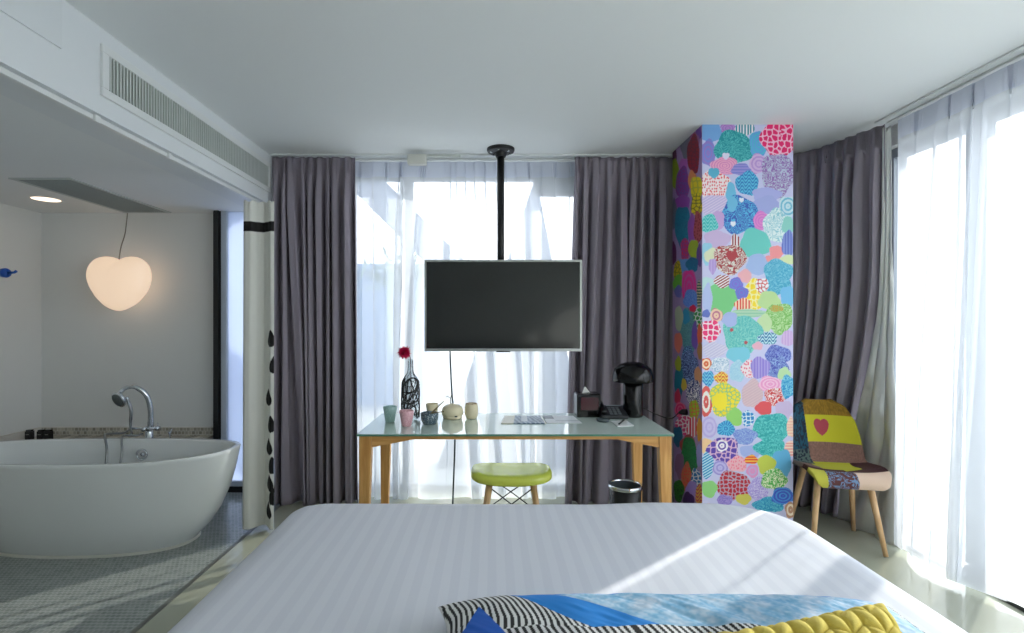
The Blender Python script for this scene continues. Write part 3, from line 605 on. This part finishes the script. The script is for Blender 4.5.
obj('seat', bm, mat('lime_plastic', (220, 230, 96), .25, coat=.3), t, smooth=True)
for sx in (-1, 1):
    for sy in (-1, 1):
        obj('leg', tube(NB(), [(sx*.185, sy*.15, 0), (sx*.130, sy*.095, .385)], [.013, .018]), LWOOD, t, smooth=True)
        obj('bracket', tube(NB(), [(sx*.131, sy*.096, .375), (sx*.122, sy*.088, .408)], [.012, .010]), BLACKM, t)
def lg(sx, sy, z): f = z/.385; return (sx*(.185-.055*f), sy*(.15-.055*f), z)
bm = NB()
for sy in (-1, 1): tube(bm, [lg(-1, sy, .15), (.0, sy*.11, .275), lg(1, sy, .37)], .004, 6); tube(bm, [lg(1, sy, .15), (.0, sy*.118, .275), lg(-1, sy, .37)], .004, 6)
for sx in (-1, 1): tube(bm, [lg(sx, -1, .15), lg(sx, 1, .37)], .004, 6); tube(bm, [lg(sx, 1, .15), lg(sx, -1, .37)], .004, 6)
obj('wire_brace', bm, BLACKM, t)

# ------------------------------------------------------------------ television
t = thing('television', 'flat screen television with a silver bezel on a black ceiling pole', 'television', (.078, 3.62, 2.6))
TW, TH = .545, .314; tz = 1.466-2.6
obj('casing', box(NB(), -TW, TW, .0, .045, tz-TH, tz+TH), BLACKM, t, bevel=.006)
b_ = .012
bm = NB(); box(bm, -TW-.002, TW+.002, -.010, .03, tz+TH-b_, tz+TH+.002); box(bm, -TW-.002, TW+.002, -.010, .03, tz-TH-.006, tz-TH+.014)
box(bm, -TW-.002, -TW+b_, -.010, .03, tz-TH+.014, tz+TH-b_); box(bm, TW-b_, TW+.002, -.010, .03, tz-TH+.014, tz+TH-b_)
obj('bezel', bm, mat('silver_bezel', (176, 180, 178), .3, metal=.7), t)
obj('screen', box(NB(), -TW+b_, TW-b_, -.006, 0.0, tz-TH+.014, tz+TH-b_), SCREEN, t)
bm = NB(); lathe(bm, [(.05, -.008), (.05, 0)], 24, (0, -.004, tz-TH-.003), 1, .25); obj('sensor_bump', bm, BLACKM, t)
px_ = -.015
obj('bracket', box(NB(), px_-.10, px_+.10, .045, .10, tz-.1, tz+.1), BLACKM, t, bevel=.004)
obj('pole', tube(NB(), [(px_, .135, tz-.12), (px_, .135, -.01)], .026, 20), BLACKM, t, smooth=True)
cplate = obj('ceiling_plate', lathe(NB(), [(.035, -.06), (.045, -.03), (.095, -.022), (.10, -.012), (.10, 0)], 32, (px_, .135, 0)), BLACKM, t, smooth=False)
for i in range(6): a = i*PI/3+.3; obj('bolt', tube(NB(), [(px_+.072*math.cos(a), .135+.072*math.sin(a), -.034), (px_+.072*math.cos(a), .135+.072*math.sin(a), -.018)], .009, 10), STEEL, cplate)
obj('arm_block', box(NB(), px_-.04, px_+.04, .10, .135, tz-.08, tz+.06), BLACKM, t)
# hanging cable under the television
o = obj('television_cable', tube(NB(), spline([(-.30, 3.70, 1.20), (-.295, 3.72, 1.0), (-.285, 3.72, .82), (-.26, 3.66, .60), (-.28, 3.70, .05)], 8), .006, 8), mat('cable_grey', (60, 74, 76), .5), smooth=True)
tag(o, 'thin dark cable hanging down behind the desk from the television', 'cable')

# ------------------------------------------------------------------ things on the desk
def D2(px, py):                                # pixel to a spot on the desk top, a design aid only
    d = .6*520/(py-322); return ((px-492)*d/520, d)
def cup(px, py, r0, r1, h, m, label, seg=40, lob=8):
    x, y = D2(px, py); bm = NB(); rings = []
    pr = [(r0*.9, 0), (r0, .004), (r0+(r1-r0)*.5, h*.5), (r1, h-.002), (r1-.003, h), (r1-.006, h-.002), (r0-.003, .008)]
    for j, (r, z) in enumerate(pr):
        k = .025 if 1 <= j <= 2 else 0
        rings.append([bm.verts.new((r*(1+k*math.cos(lob*2*PI*i/seg))*math.cos(2*PI*i/seg), r*(1+k*math.cos(lob*2*PI*i/seg))*math.sin(2*PI*i/seg), z)) for i in range(seg)])
    for a, b in zip(rings, rings[1:]):
        for i in range(seg): bm.faces.new((a[i], a[(i+1) % seg], b[(i+1) % seg], b[i]))
    bm.faces.new(rings[0][::-1]); bm.faces.new(rings[-1])
    o = obj('cup', bm, m, smooth=True); o.location = (x, y, .7505); tag(o, label, 'cup'); return o
def dotted(name, c1, c2, sc=120):
    m = mat(name, c1, .35); N = m.node_tree.nodes; L = m.node_tree.links
    t = N.new('ShaderNodeTexCoord'); v = N.new('ShaderNodeTexVoronoi'); v.inputs['Scale'].default_value = sc; r = N.new('ShaderNodeValToRGB')
    r.color_ramp.elements[0].color = lin(c2); r.color_ramp.elements[1].color = lin(c1); r.color_ramp.elements[0].position = .25; r.color_ramp.elements[1].position = .4
    L.new(t.outputs['Object'], v.inputs['Vector']); L.new(v.outputs['Distance'], r.inputs[0]); L.new(r.outputs[0], bs(m).inputs['Base Color']); return m
cup(390, 422, .027, .042, .094, dotted('mint_glaze', (160, 196, 190), (190, 216, 210)), 'mint green ceramic cup at the left end of the desk')
cup(406.5, 426, .028, .043, .090, dotted('pink_glaze', (216, 164, 172), (234, 196, 200)), 'dusty pink ceramic cup in front of the scribbled vase')
CREAM = mat('cream_ceramic', (228, 216, 182), .4)
cup(432, 417, .030, .040, .085, mat('cream_ceramic_2', (222, 210, 174), .4), 'small cream ceramic cup behind the blue speckled bowl', lob=3)
x, y = D2(429.5, 424)
o = obj('bowl', lathe(NB(), [(.030, 0), (.040, .004), (.050, .030), (.052, .066), (.048, .068), (.045, .03), (.030, .010)], 40), dotted('speckle_blue', (70, 92, 104), (196, 204, 200), 160), smooth=True)
o.location = (x, y, .7505); tag(o, 'blue-grey speckled bowl holding two thin sticks', 'bowl')
for i, (dx, dz) in enumerate(((.085, .125), (.085, .062))):
    o = obj('chopstick', tube(NB(), [(x-.025, y-.005+.012*i, .766), (x+.010, y-.01+.012*i, .815), (x+dx, y-.01+.012*i, .76+dz)], [.0042, .004, .003], 8), mat('stick_wood', (140, 126, 90), .6))
    tag(o, ['thin wooden stick leaning steeply out of the speckled bowl', 'thin wooden stick resting low across the speckled bowl'][i], 'stick')
x, y = D2(452.5, 418.5)
t = thing('ceramic_pot', 'squat cream ceramic pot with a flattened round body beside the speckled bowl', 'pot', (x, y, .7505))
obj('body', lathe(NB(), [(.045, 0), (.060, .004), (.060, .016), (.058, .018), (.064, .022), (.068, .045), (.060, .070), (.040, .084), (.015, .088), (.0151, .092), (.001, .092)], 40), CREAM, t, smooth=True)
obj('slot', box(NB(), .018, .034, -.0665, -.058, .020, .026), DARK, t)
bm = NB(); tube(bm, [(-.012, 0, .09), (-.012, 0, .125), (-.006, 0, .145)], .003, 8); tube(bm, [(-.014, 0, .125), (-.030, 0, .138), (-.040, 0, .134)], .002, 8)
obj('twig', bm, mat('twig_brown', (90, 92, 80), .7), t)
x, y = D2(471.5, 418.5)
t = thing('ceramic_jar', 'tall rounded cream jar with a notched rim, rightmost of the cream pots', 'jar', (x, y, .7505))
obj('body', lathe(NB(), [(.026, 0), (.032, .003), (.042, .030), (.043, .060), (.037, .090), (.034, .093), (.030, .088), (.034, .06), (.03, .01)], 40), CREAM, t, smooth=True)
obj('rim_notches', lathe(NB(), [(.0375, .084), (.0355, .094), (.032, .095)], 9, close=False), mat('notch', (176, 140, 110), .6), t)
# scribbled vase
x, y = D2(410.5, 419.5)
t = thing('vase', 'clear bottle vase wrapped in black scribbled lines behind the pink cup', 'vase', (x, y, .7505))
vp = [(.040, 0), (.052, .006), (.054, .05), (.053, .20), (.050, .235), (.036, .262), (.018, .285), (.014, .31), (.013, .365), (.015, .372)]
obj('glass_body', lathe(NB(), vp, 32, close=False), glassmat('vase_glass', (232, 238, 240), .88, .05), t, smooth=True)
def vr(z): return float(np.interp(z, [p[1] for p in vp], [p[0] for p in vp]))+.0012
bm = NB(); rs = random.Random(4)
for i in range(22):
    a = rs.uniform(0, 2*PI); z = rs.uniform(.02, .23); da = rs.uniform(-.5, .5); dz = rs.uniform(-.03, .03); pts = []
    for k in range(14):
        da += rs.uniform(-.35, .35); dz += rs.uniform(-.012, .012); a += da*.55; z += dz
        if z < .012 or z > .25: dz = -dz; z = min(max(z, .012), .25)
        pts.append((vr(z)*math.cos(a), vr(z)*math.sin(a), z))
    tube(bm, [Vector((p.x, p.y, p.z)).normalized()*0+Vector((vr(p.z)*math.cos(math.atan2(p.y, p.x)), vr(p.z)*math.sin(math.atan2(p.y, p.x)), p.z)) for p in spline(pts, 3)], rs.choice([.002, .003, .0042]), 6)
for i in range(6):
    a = i*PI/3+.2; pts = []
    for k in range(12): z = .20+k*.0148; a += rs.uniform(-.25, .25); pts.append((vr(z)*math.cos(a), vr(z)*math.sin(a), z))
    tube(bm, pts, .0017, 6)
obj('scribble', bm, mat('scribble_black', (14, 14, 18), .4), t)
t = thing('flower', 'single magenta dahlia leaning out of the scribbled vase', 'flower', (x, y, .7505))
obj('stem', tube(NB(), spline([(.004, 0, .05), (.002, 0, .30), (-.003, 0, .385), (-.020, -.004, .405)], 6), .0028, 8), mat('stem_brown', (84, 60, 60), .6), t)
bm = NB(); c0 = Vector((-.036, -.01, .412))
for i in range(150):
    zf = 1-2*(i+.5)/150; a = i*2.39996; rr_ = math.sqrt(1-zf*zf); d = Vector((rr_*math.cos(a), rr_*math.sin(a), zf)); L_ = random.uniform(.030, .050)
    s = d.orthogonal().normalized()*.005; q = d.cross(s).normalized()*.002
    v = [bm.verts.new(p) for p in (c0+d*.004, c0+d*L_*.6+s+q, c0+d*L_, c0+d*L_*.6-s+q)]; bm.faces.new(v)
obj('flower_head', bm, mat('magenta_petal', (205, 16, 78), .5), t, solid=.001)
# magazine, paper, note, pen, remote
PRT = vcmat('printed_paper', .35)
def sheet(name, poly, z, label, cat, colf, th=.003):
    n = 60; u, v = np.meshgrid(np.linspace(0, 1, n), np.linspace(0, 1, n)); p = [np.array(D2(*q)) for q in poly]
    XY = (1-u)[..., None]*(1-v)[..., None]*p[0]+u[..., None]*(1-v)[..., None]*p[1]+u[..., None]*v[..., None]*p[2]+(1-u)[..., None]*v[..., None]*p[3]
    P = np.concatenate([XY, np.full(u.shape+(1,), z)], -1); o = obj(name, gridmesh(name, P, colf(u, v)), PRT); md = o.modifiers.new('s', 'SOLIDIFY'); md.thickness = th; md.offset = 0
    return tag(o, label, cat)
def cmag(u, v):
    c = np.zeros(u.shape+(3,)); c[:] = (232, 228, 214); b = (u > .28) & (u < .97); c[b] = (110, 130, 156); k = b & (np.modf(u*9+v*2+.5*vnoise(u*8, v*8))[0] < .4); c[k] = (170, 184, 200); k = (u > .45) & (u < .6) & (v > .2); c[k] = (206, 212, 218); return c
sheet('magazine', [(501, 424), (546, 424), (541, 416.5), (505, 416.5)], .7535, 'magazine with blue-grey pictures lying open on the desk', 'magazine', cmag, .005)
def csl(u, v):
    c = np.zeros(u.shape+(3,)); c[:] = (226, 230, 232); c[(u < .3) & (v > .55)] = (120, 124, 130); c[(v > .3) & (v < .36) & (u > .3)] = (150, 160, 166); return c
sheet('paper_sheet', [(547, 423.5), (582, 423.5), (573, 416.2), (543, 416.2)], .752, 'white paper sheet beside the magazine on the desk', 'paper', csl)
def cnote(u, v): c = np.zeros(u.shape+(3,)); c[:] = (232, 234, 234); return c
sheet('note_paper', [(618, 427), (634, 426), (626, 420.5), (611, 421.5)], .752, 'small white note paper under the pen at the right of the desk', 'paper', cnote)
a = D2(619, 425.5); b = D2(624, 421.5)
t = thing('pen', 'short black pen lying on the small note paper', 'pen'); obj('barrel', tube(NB(), [(a[0], a[1], .759), (b[0], b[1], .759)], .0045, 10), BLACKM, t); obj('clip', tube(NB(), [(b[0], b[1], .765), ((a[0]+b[0])/2, (a[1]+b[1])/2, .765)], .0012, 6), STEEL, t)
x, y = D2(603, 421.5)
o = obj('ashtray', lathe(NB(), [(.030, 0), (.038, .003), (.040, .016), (.036, .016), (.030, .006)], 32), mat('dark_grey_glass', (70, 80, 84), .15), smooth=True); o.location = (x, y, .7505)
tag(o, 'small round dark grey dish in front of the telephone', 'dish')
x, y = D2(588.5, 417.2)
t = thing('tissue_box', 'glossy black cube tissue box with a white tissue sticking out', 'tissue box', (x, y+.06, .7505))
obj('box', box(NB(), -.074, .074, -.07, .07, 0, .145), BLACKG, t, bevel=.005)
obj('front_panel', box(NB(), -.05, .06, -.0725, -.0695, .045, .125), mat('maroon_gloss', (64, 14, 24), .15), t, bevel=.02)
bm = NB(); v = [bm.verts.new(p) for p in ((-.03, 0, .145), (.022, .01, .145), (.012, -.015, .150), (-.012, .0, .188), (-.004, .012, .16))]
for f in ((0, 2, 3), (2, 1, 3), (1, 4, 3), (4, 0, 3)): bm.faces.new([v[i] for i in f])
obj('tissue', bm, mat('tissue_white', (240, 240, 238), .9), t, solid=.001)
x, y = D2(614.5, 418.5)
t = thing('telephone', 'black desk telephone between the tissue box and the lamp', 'telephone', (x-.004, y+.045, .7505))
bm = NB(); hexa(bm, [(-.085, -.07, 0), (.085, -.07, 0), (.085, .08, 0), (-.085, .08, 0)], [(-.085, -.07, .022), (.085, -.07, .022), (.085, .07, .065), (-.085, .07, .065)])
phb = obj('body', bm, mat('phone_black', (34, 36, 40), .4), t, bevel=.005)
def ph(y): return .022+(y+.07)/.14*.043
bm = NB(); tube(bm, spline([(-.062, -.065, ph(-.065)+.016), (-.062, -.02, ph(-.02)+.026), (-.062, .03, ph(.03)+.026), (-.062, .068, ph(.068)+.014)], 5), [.016]*4+[.011]*8+[.016]*4, 12)
obj('handset', bm, mat('handset_black', (26, 28, 32), .35), t, smooth=True)
for i in range(4):
    for j in range(3):
        xx = -.015+j*.026; yy = -.050+i*.026; obj('key', box(NB(), xx-.009, xx+.009, yy-.008, yy+.008, ph(yy)-.004, ph(yy)+.005), mat('key_grey', (84, 90, 96), .5) if (i+j) == 0 else bpy.data.materials['key_grey'], phb)
obj('display', box(NB(), -.025, .07, .056, .068, ph(.06)-.004, ph(.06)+.004), GREYF, t)
x, y = D2(632, 418.5)
t = thing('table_lamp', 'black mushroom-shaped table lamp with a domed shade on the desk', 'lamp', (x+.024, y+.07, .7505))
obj('base', lathe(NB(), [(.060, 0), (.062, .004), (.062, .215), (.058, .22)], 40), BLACKG, t, smooth=True, bevel=.003)
obj('shade', lathe(NB(), [(.122, .222), (.126, .226), (.124, .262), (.112, .302), (.078, .330), (.035, .344), (.001, .346)], 48, close=False), BLACKG, t, smooth=True, solid=.004)
obj('neck', lathe(NB(), [(.028, .215), (.028, .30)], 24), STEEL, t, smooth=True)
# plug and cable
cyy = 3.55
t = thing('power_cord', 'thin black cord running from the desk corner to a plug on the pillar side', 'cord')
obj('plug', tube(NB(), [(1.329, cyy, .735), (1.30, cyy, .735), (1.275, cyy, .73)], [.022, .020, .008], 12), BLACKM, t, smooth=True)
obj('cable', tube(NB(), spline([(1.275, cyy, .73), (1.20, 3.5, .70), (1.08, 3.47, .74), (1.00, 3.45, .78), (.97, 3.40, .757), (.945, 3.37, .755)], 6), .0035, 8), BLACKM, t, smooth=True)
# waste bin
t = wb_ = thing('waste_bin', 'small black waste bin with a shiny steel rim under the right end of the desk', 'waste bin', (.84, 3.28, 0))
obj('bin_body', lathe(NB(), [(.085, 0), (.088, .003), (.100, .285), (.096, .285), (.084, .01)], 40), BLACKM, t, smooth=True)
obj('steel_rim', lathe(NB(), [(.100, .278), (.106, .282), (.107, .300), (.103, .303), (.095, .300), (.095, .285)], 40, close=False), CHROME, t, smooth=True, solid=.002)
obj('bin_liner', lathe(NB(), [(.094, .292), (.090, .2), (.083, .02)], 24, close=False), mat('liner', (70, 78, 84), .5), t, smooth=True)

wb_.scale = (1, 1, 1.09)
# ------------------------------------------------------------------ patchwork chair
t = thing('patchwork_chair', 'shell chair covered in patchwork fabric with a heart patch, on wooden legs', 'chair', (2.115, 3.215, 0), math.radians(-11))
nu, ns = 150, 220
sp_ = spline([(0, -.225, .395), (0, -.235, .425), (0, -.20, .457), (0, -.08, .452), (0, .05, .440), (0, .130, .470), (0, .165, .545), (0, .195, .66), (0, .235, .80), (0, .245, .835)], 30)
arr = np.array([tuple(p) for p in sp_]); d = np.r_[0, np.cumsum(np.linalg.norm(np.diff(arr, axis=0), axis=1))]; d /= d[-1]
ss = np.linspace(0, 1, ns); cy_ = np.interp(ss, d, arr[:, 1]); cz_ = np.interp(ss, d, arr[:, 2])
wd = np.interp(ss, [0, .03, .10, .25, .42, .55, .7, .85, .95, 1], [.155, .185, .212, .225, .222, .215, .205, .185, .15, .07])
uu = np.linspace(-1, 1, nu); P = np.zeros((ns, nu, 3)); K = np.zeros((ns, nu, 3))
backf = sstep(.38, .58, ss)
for j in range(ns):
    x = wd[j]*uu; lift = .030*np.abs(uu)**3*(1-backf[j])*(sstep(.02, .2, ss)[j]); fwd = -.055*np.abs(uu)**2.2*sstep(.3, .6, ss)[j]*(1-.6*sstep(.8, 1, ss)[j])
    P[j, :, 0] = x; P[j, :, 1] = cy_[j]+fwd; P[j, :, 2] = cz_[j]+lift
    c = np.zeros((nu, 3)); s = ss[j]; X_ = x
    if s < .13:
        c[:] = (92, 52, 50); sw = np.modf(np.abs(vnoise(X_*55, np.full(nu, s*60))*3.2))[0] < .4; c[sw] = (110, 140, 175); c[X_ > .03] = (222, 194, 172); c[X_ < -.13] = (190, 186, 70)
    elif s < .47:
        c[:] = (186, 184, 52); edge = .36-.9*np.maximum(0, X_+.02); c[(s < .15+.8*np.maximum(0, X_-.0)) & (X_ > 0.0)] = (60, 16, 20); c[X_ > .12] = (56, 14, 18); c[(X_ < -.11)] = (128, 104, 96)
        c[(s < .20) & (X_ <= 0)] = (70, 30, 30)
    elif s < .66: n = vnoise(uu*40, np.full(nu, s*90)); c[:] = np.stack([118+30*n, 88+22*n, 78+20*n], -1)
    elif s < .875:
        c[:] = (196, 190, 40); hx = X_/.040; hy = (s-.765)/.062*1.0; c[(hx*hx+hy*hy-1)**3-hx*hx*hy**3 < 0] = (170, 66, 80)
    else: n = vnoise(uu*26, np.full(nu, s*60)); c[:] = np.stack([120+40*n, 92+30*n, 24+10*n], -1)
    if s > .42:
        l = X_ < -.085-.03*(s-.36); n = vnoise(uu*30, np.full(nu, s*70)) > .5; c[l & n] = (20, 74, 96); c[l & ~n] = (24, 36, 52)
        if s < .60: c[l & n] = (80, 100, 96)
    K[j] = c
obj('seat_shell', gridmesh('seat_shell', P, K), vcmat('patchwork', .9, bump=.5, bscale=500), t, smooth=True, solid=.026, sub=0)
for sx in (-1, 1):
    for sy in (-1, 1): obj('leg', tube(NB(), [(sx*.192, sy*.190+.0, 0), (sx*.135, sy*.105-.01, .428)], [.0125, .020], 16), LWOOD, t, smooth=True)
obj('seat_mount', tube(NB(), [(-.14, 0, .412), (.14, 0, .412)], .008, 8), BLACKM, t)

# ------------------------------------------------------------------ bathtub
t = thing('bathtub', 'freestanding white oval bathtub on the mosaic bathroom floor', 'bathtub', (-2.465, 3.235, 0))
def loop(bm, rx, ry, z, n=2.35, seg=96, tilt=0):
    r = []
    for i in range(seg):
        a = 2*PI*i/seg; c, s = math.cos(a), math.sin(a)
        x = rx*math.copysign(abs(c)**(2/n), c); y = ry*math.copysign(abs(s)**(2/n), s); r.append(bm.verts.new((x, y, z+tilt*(abs(x)/rx)**3)))
    return r
bm = NB(); spec = [(.60, .245, .0, 0), (.615, .26, .012, 0), (.63, .268, .03, 0), (.70, .287, .10, 0), (.765, .305, .20, 0), (.815, .322, .32, 0), (.850, .340, .44, .005), (.870, .350, .53, .018), (.874, .352, .545, .022), (.868, .347, .552, .022),
    (.835, .318, .550, .020), (.822, .306, .540, .016), (.80, .295, .45, .01), (.76, .275, .32, 0), (.70, .25, .2, 0), (.60, .21, .13, 0), (.40, .14, .115, 0), (.05, .02, .11, 0)]
R = [loop(bm, a, b, z, tilt=tl) for a, b, z, tl in spec]
for a, b in zip(R, R[1:]):
    for i in range(96): bm.faces.new((a[i], a[(i+1) % 96], b[(i+1) % 96], b[i]))
bm.faces.new(R[0][::-1]); bm.faces.new(R[-1])
obj('tub_shell', bm, CERAM, t, smooth=True)
bm = NB(); R = [loop(bm, a, b, z) for a, b, z in ((.625, .272, 0), (.625, .272, .012), (.605, .25, .014))]
for a, b in zip(R, R[1:]):
    for i in range(96): bm.faces.new((a[i], a[(i+1) % 96], b[(i+1) % 96], b[i]))
obj('base_seal', bm, mat('seal', (196, 196, 186), .5), t, smooth=True)
bm = NB(); ox, oy, oz = .10, .283, .455
pts = [(ox+.034*math.cos(a*PI/12), oy-.006, oz+.034*math.sin(a*PI/12)) for a in range(25)]; tube(bm, pts, .006, 8); tube(bm, [(ox, oy-.004, oz), (ox, oy+.012, oz)], .012, 16)
obj('overflow_ring', bm, CHROME, t, smooth=True)
# tap
fx, fy, fz = -2.60, 3.90, .44
t = thing('bath_mixer_tap', 'chrome gooseneck bath mixer with hand shower on the mosaic ledge', 'tap', (fx, fy, fz))
obj('spout', tube(NB(), spline([(.03, 0, 0), (.040, 0, .14), (.042, -.01, .28), (.02, -.03, .375), (-.04, -.06, .43), (-.10, -.08, .42), (-.125, -.09, .39)], 8), [.022]*10+[.019]*20+[.016]*19, 16), CHROME, t, smooth=True)
bm = NB(); lathe(bm, [(.045, 0), (.045, .008), (.028, .016), (.028, .09), (.024, .10)], 24, (.03, 0, 0)); obj('body', bm, CHROME, t, smooth=True)
obj('crossbar', tube(NB(), [(-.10, -.03, .118), (.11, -.03, .118)], .010, 12), CHROME, t, smooth=True)
bm = NB(); tube(bm, [(.03, -.03, .118), (.03, -.075, .118)], .016, 12); obj('handle', bm, CHROME, t, smooth=True); bm = NB(); tube(bm, [(.10, -.03, .118), (.125, -.03, .118)], .018, 12); tube(bm, [(.112, -.03, .118), (.112, -.03, .16)], .005, 8); obj('lever', bm, CHROME, t, smooth=True)
bm = NB(); lathe(bm, [(.018, 0), (.018, .006), (.005, .01), (.005, .07), (.012, .08), (.012, .09)], 16, (.19, -.01, 0)); tube(bm, [(.19, -.01, .075), (.205, -.01, .11)], .005, 8); obj('diverter_knob', bm, CHROME, t, smooth=True)
obj('drain_arm', tube(NB(), [(.03, 0, .012), (.16, -.01, .012)], .010, 10), CHROME, t, smooth=True)
bm = NB(); tube(bm, spline([(-.075, -.04, .07), (-.08, -.045, .16), (-.065, -.06, .26), (-.085, -.08, .36)], 6), [.010]*8+[.012]*11, 12)
obj('shower_handle', bm, CHROME, t, smooth=True)
bm = NB(); lathe(bm, [(.020, .030), (.045, .022), (.060, .006), (.060, -.004), (.052, -.008), (.001, -.008)], 32); 
o = obj('shower_head', bm, CHROME, t, smooth=True); o.location = (-.115, -.12, .345); o.rotation_euler = (math.radians(-68), 0, math.radians(-20))
bm = NB(); lathe(bm, [(.048, -.012), (.048, -.007)], 32); o2 = obj('shower_face', bm, mat('spray_face', (120, 130, 132), .4, metal=.3), t); o2.location = o.location; o2.rotation_euler = o.rotation_euler
HOSE = mat('hose_steel', (150, 154, 154), .3, metal=.8)
obj('hose', tube(NB(), spline([(-.085, -.04, .118), (-.09, -.10, .10), (-.09, -.27, .128), (-.02, -.38, .13), (.03, -.43, .06), (.045, -.46, -.04), (.06, -.50, -.14)], 8), .008, 10), HOSE, t, smooth=True)
obj('hose', tube(NB(), spline([(.0, -.03, .08), (.0, -.10, .08), (.03, -.27, .118), (.10, -.39, .11), (.13, -.43, .04), (.13, -.46, -.10)], 8), .007, 10), HOSE, t, smooth=True)
# toiletry boxes on the ledge
for i, xx in enumerate((-3.53, -3.44, -3.385)):
    t = thing('toiletry_bottle', ['small black toiletry bottle standing alone in the tub corner', 'small black toiletry bottle, left one of the touching pair', 'small black toiletry bottle, right one of the touching pair'][i], 'bottle', (xx, 3.97, .44), group='black toiletry bottles on the mosaic ledge')
    obj('body', box(NB(), -.022, .022, -.02, .02, 0, .078), BLACKM, t, bevel=.004); obj('cap', box(NB(), -.018, .018, -.014, .014, .078, .088), BLACKG, t)
    obj('label_print', box(NB(), -.012, .012, -.0208, -.0198, .052, .056), mat('print_grey', (150, 150, 146), .5) if i == 0 else bpy.data.materials['print_grey'], t)
# robe hook
t = thing('wall_hook', 'small bright blue hook on the left bathroom wall', 'hook', (-3.64, 3.87, 1.715))
obj('disc', tube(NB(), [(0, 0, 0), (.025, 0, 0), (.04, 0, 0)], [.034, .036, .028], 20), mat('blue_plastic', (20, 90, 190), .35), t, smooth=True)
obj('peg', tube(NB(), [(.035, 0, 0), (.085, .0, .004), (.10, 0, .014)], [.010, .009, .010], 10), bpy.data.materials['blue_plastic'], t, smooth=True)
# heart lamp
t = thing('heart_lamp', 'glowing heart-shaped lamp hanging on a cord by the bathroom wall', 'lamp', (-2.875, 4.01, 1.66))
nu, nv = 96, 40; P = np.zeros((nv, nu, 3))
aa = np.linspace(0, 2*PI, nu, endpoint=False)
hp = [(425, 322), (395, 308), (360, 302), (325, 312), (303, 338), (297, 370), (306, 400), (325, 432), (352, 464), (384, 488), (412, 495), (445, 483), (490, 450), (520, 405), (527, 365), (518, 332), (495, 311), (462, 304), (438, 311)]
ha = np.array([(-math.atan2(y-392, x-412), math.hypot(x-412, y-392)) for x, y in hp]); ha = ha[ha[:, 0].argsort()]
ang = np.r_[ha[:, 0]-2*PI, ha[:, 0], ha[:, 0]+2*PI]; rad = np.interp((aa+PI) % (2*PI)-PI, ang, np.tile(ha[:, 1], 3))
rad = (np.roll(rad, 1)+rad*2+np.roll(rad, -1))/4/3.518/130
hx_ = rad*np.cos(aa); hz_ = rad*np.sin(aa)
for j in range(nv):
    b = -PI/2+PI*j/(nv-1); f = max(math.cos(b), .002)**.75
    P[j, :, 0] = hx_*f; P[j, :, 2] = hz_*f; P[j, :, 1] = .125*math.sin(b)
hl = obj('heart_shade', gridmesh('heart_shade', P, wrap=True), mat('lamp_glow', (236, 216, 196), .5, emit=(255, 222, 190), es=.36), t, smooth=True)
md = hl.modifiers.new('sub', 'SUBSURF'); md.levels = 1; md.render_levels = 1
hl.rotation_euler = (0, 0, math.radians(-8))
obj('cord', tube(NB(), spline([(-.005, .0, .13), (-.003, .02, .26), (-.020, .09, .38), (-.050, .15, .48), (-.055, .17, .565)], 6), .004, 8), mat('cord_grey', (150, 148, 140), .6), t, smooth=True)
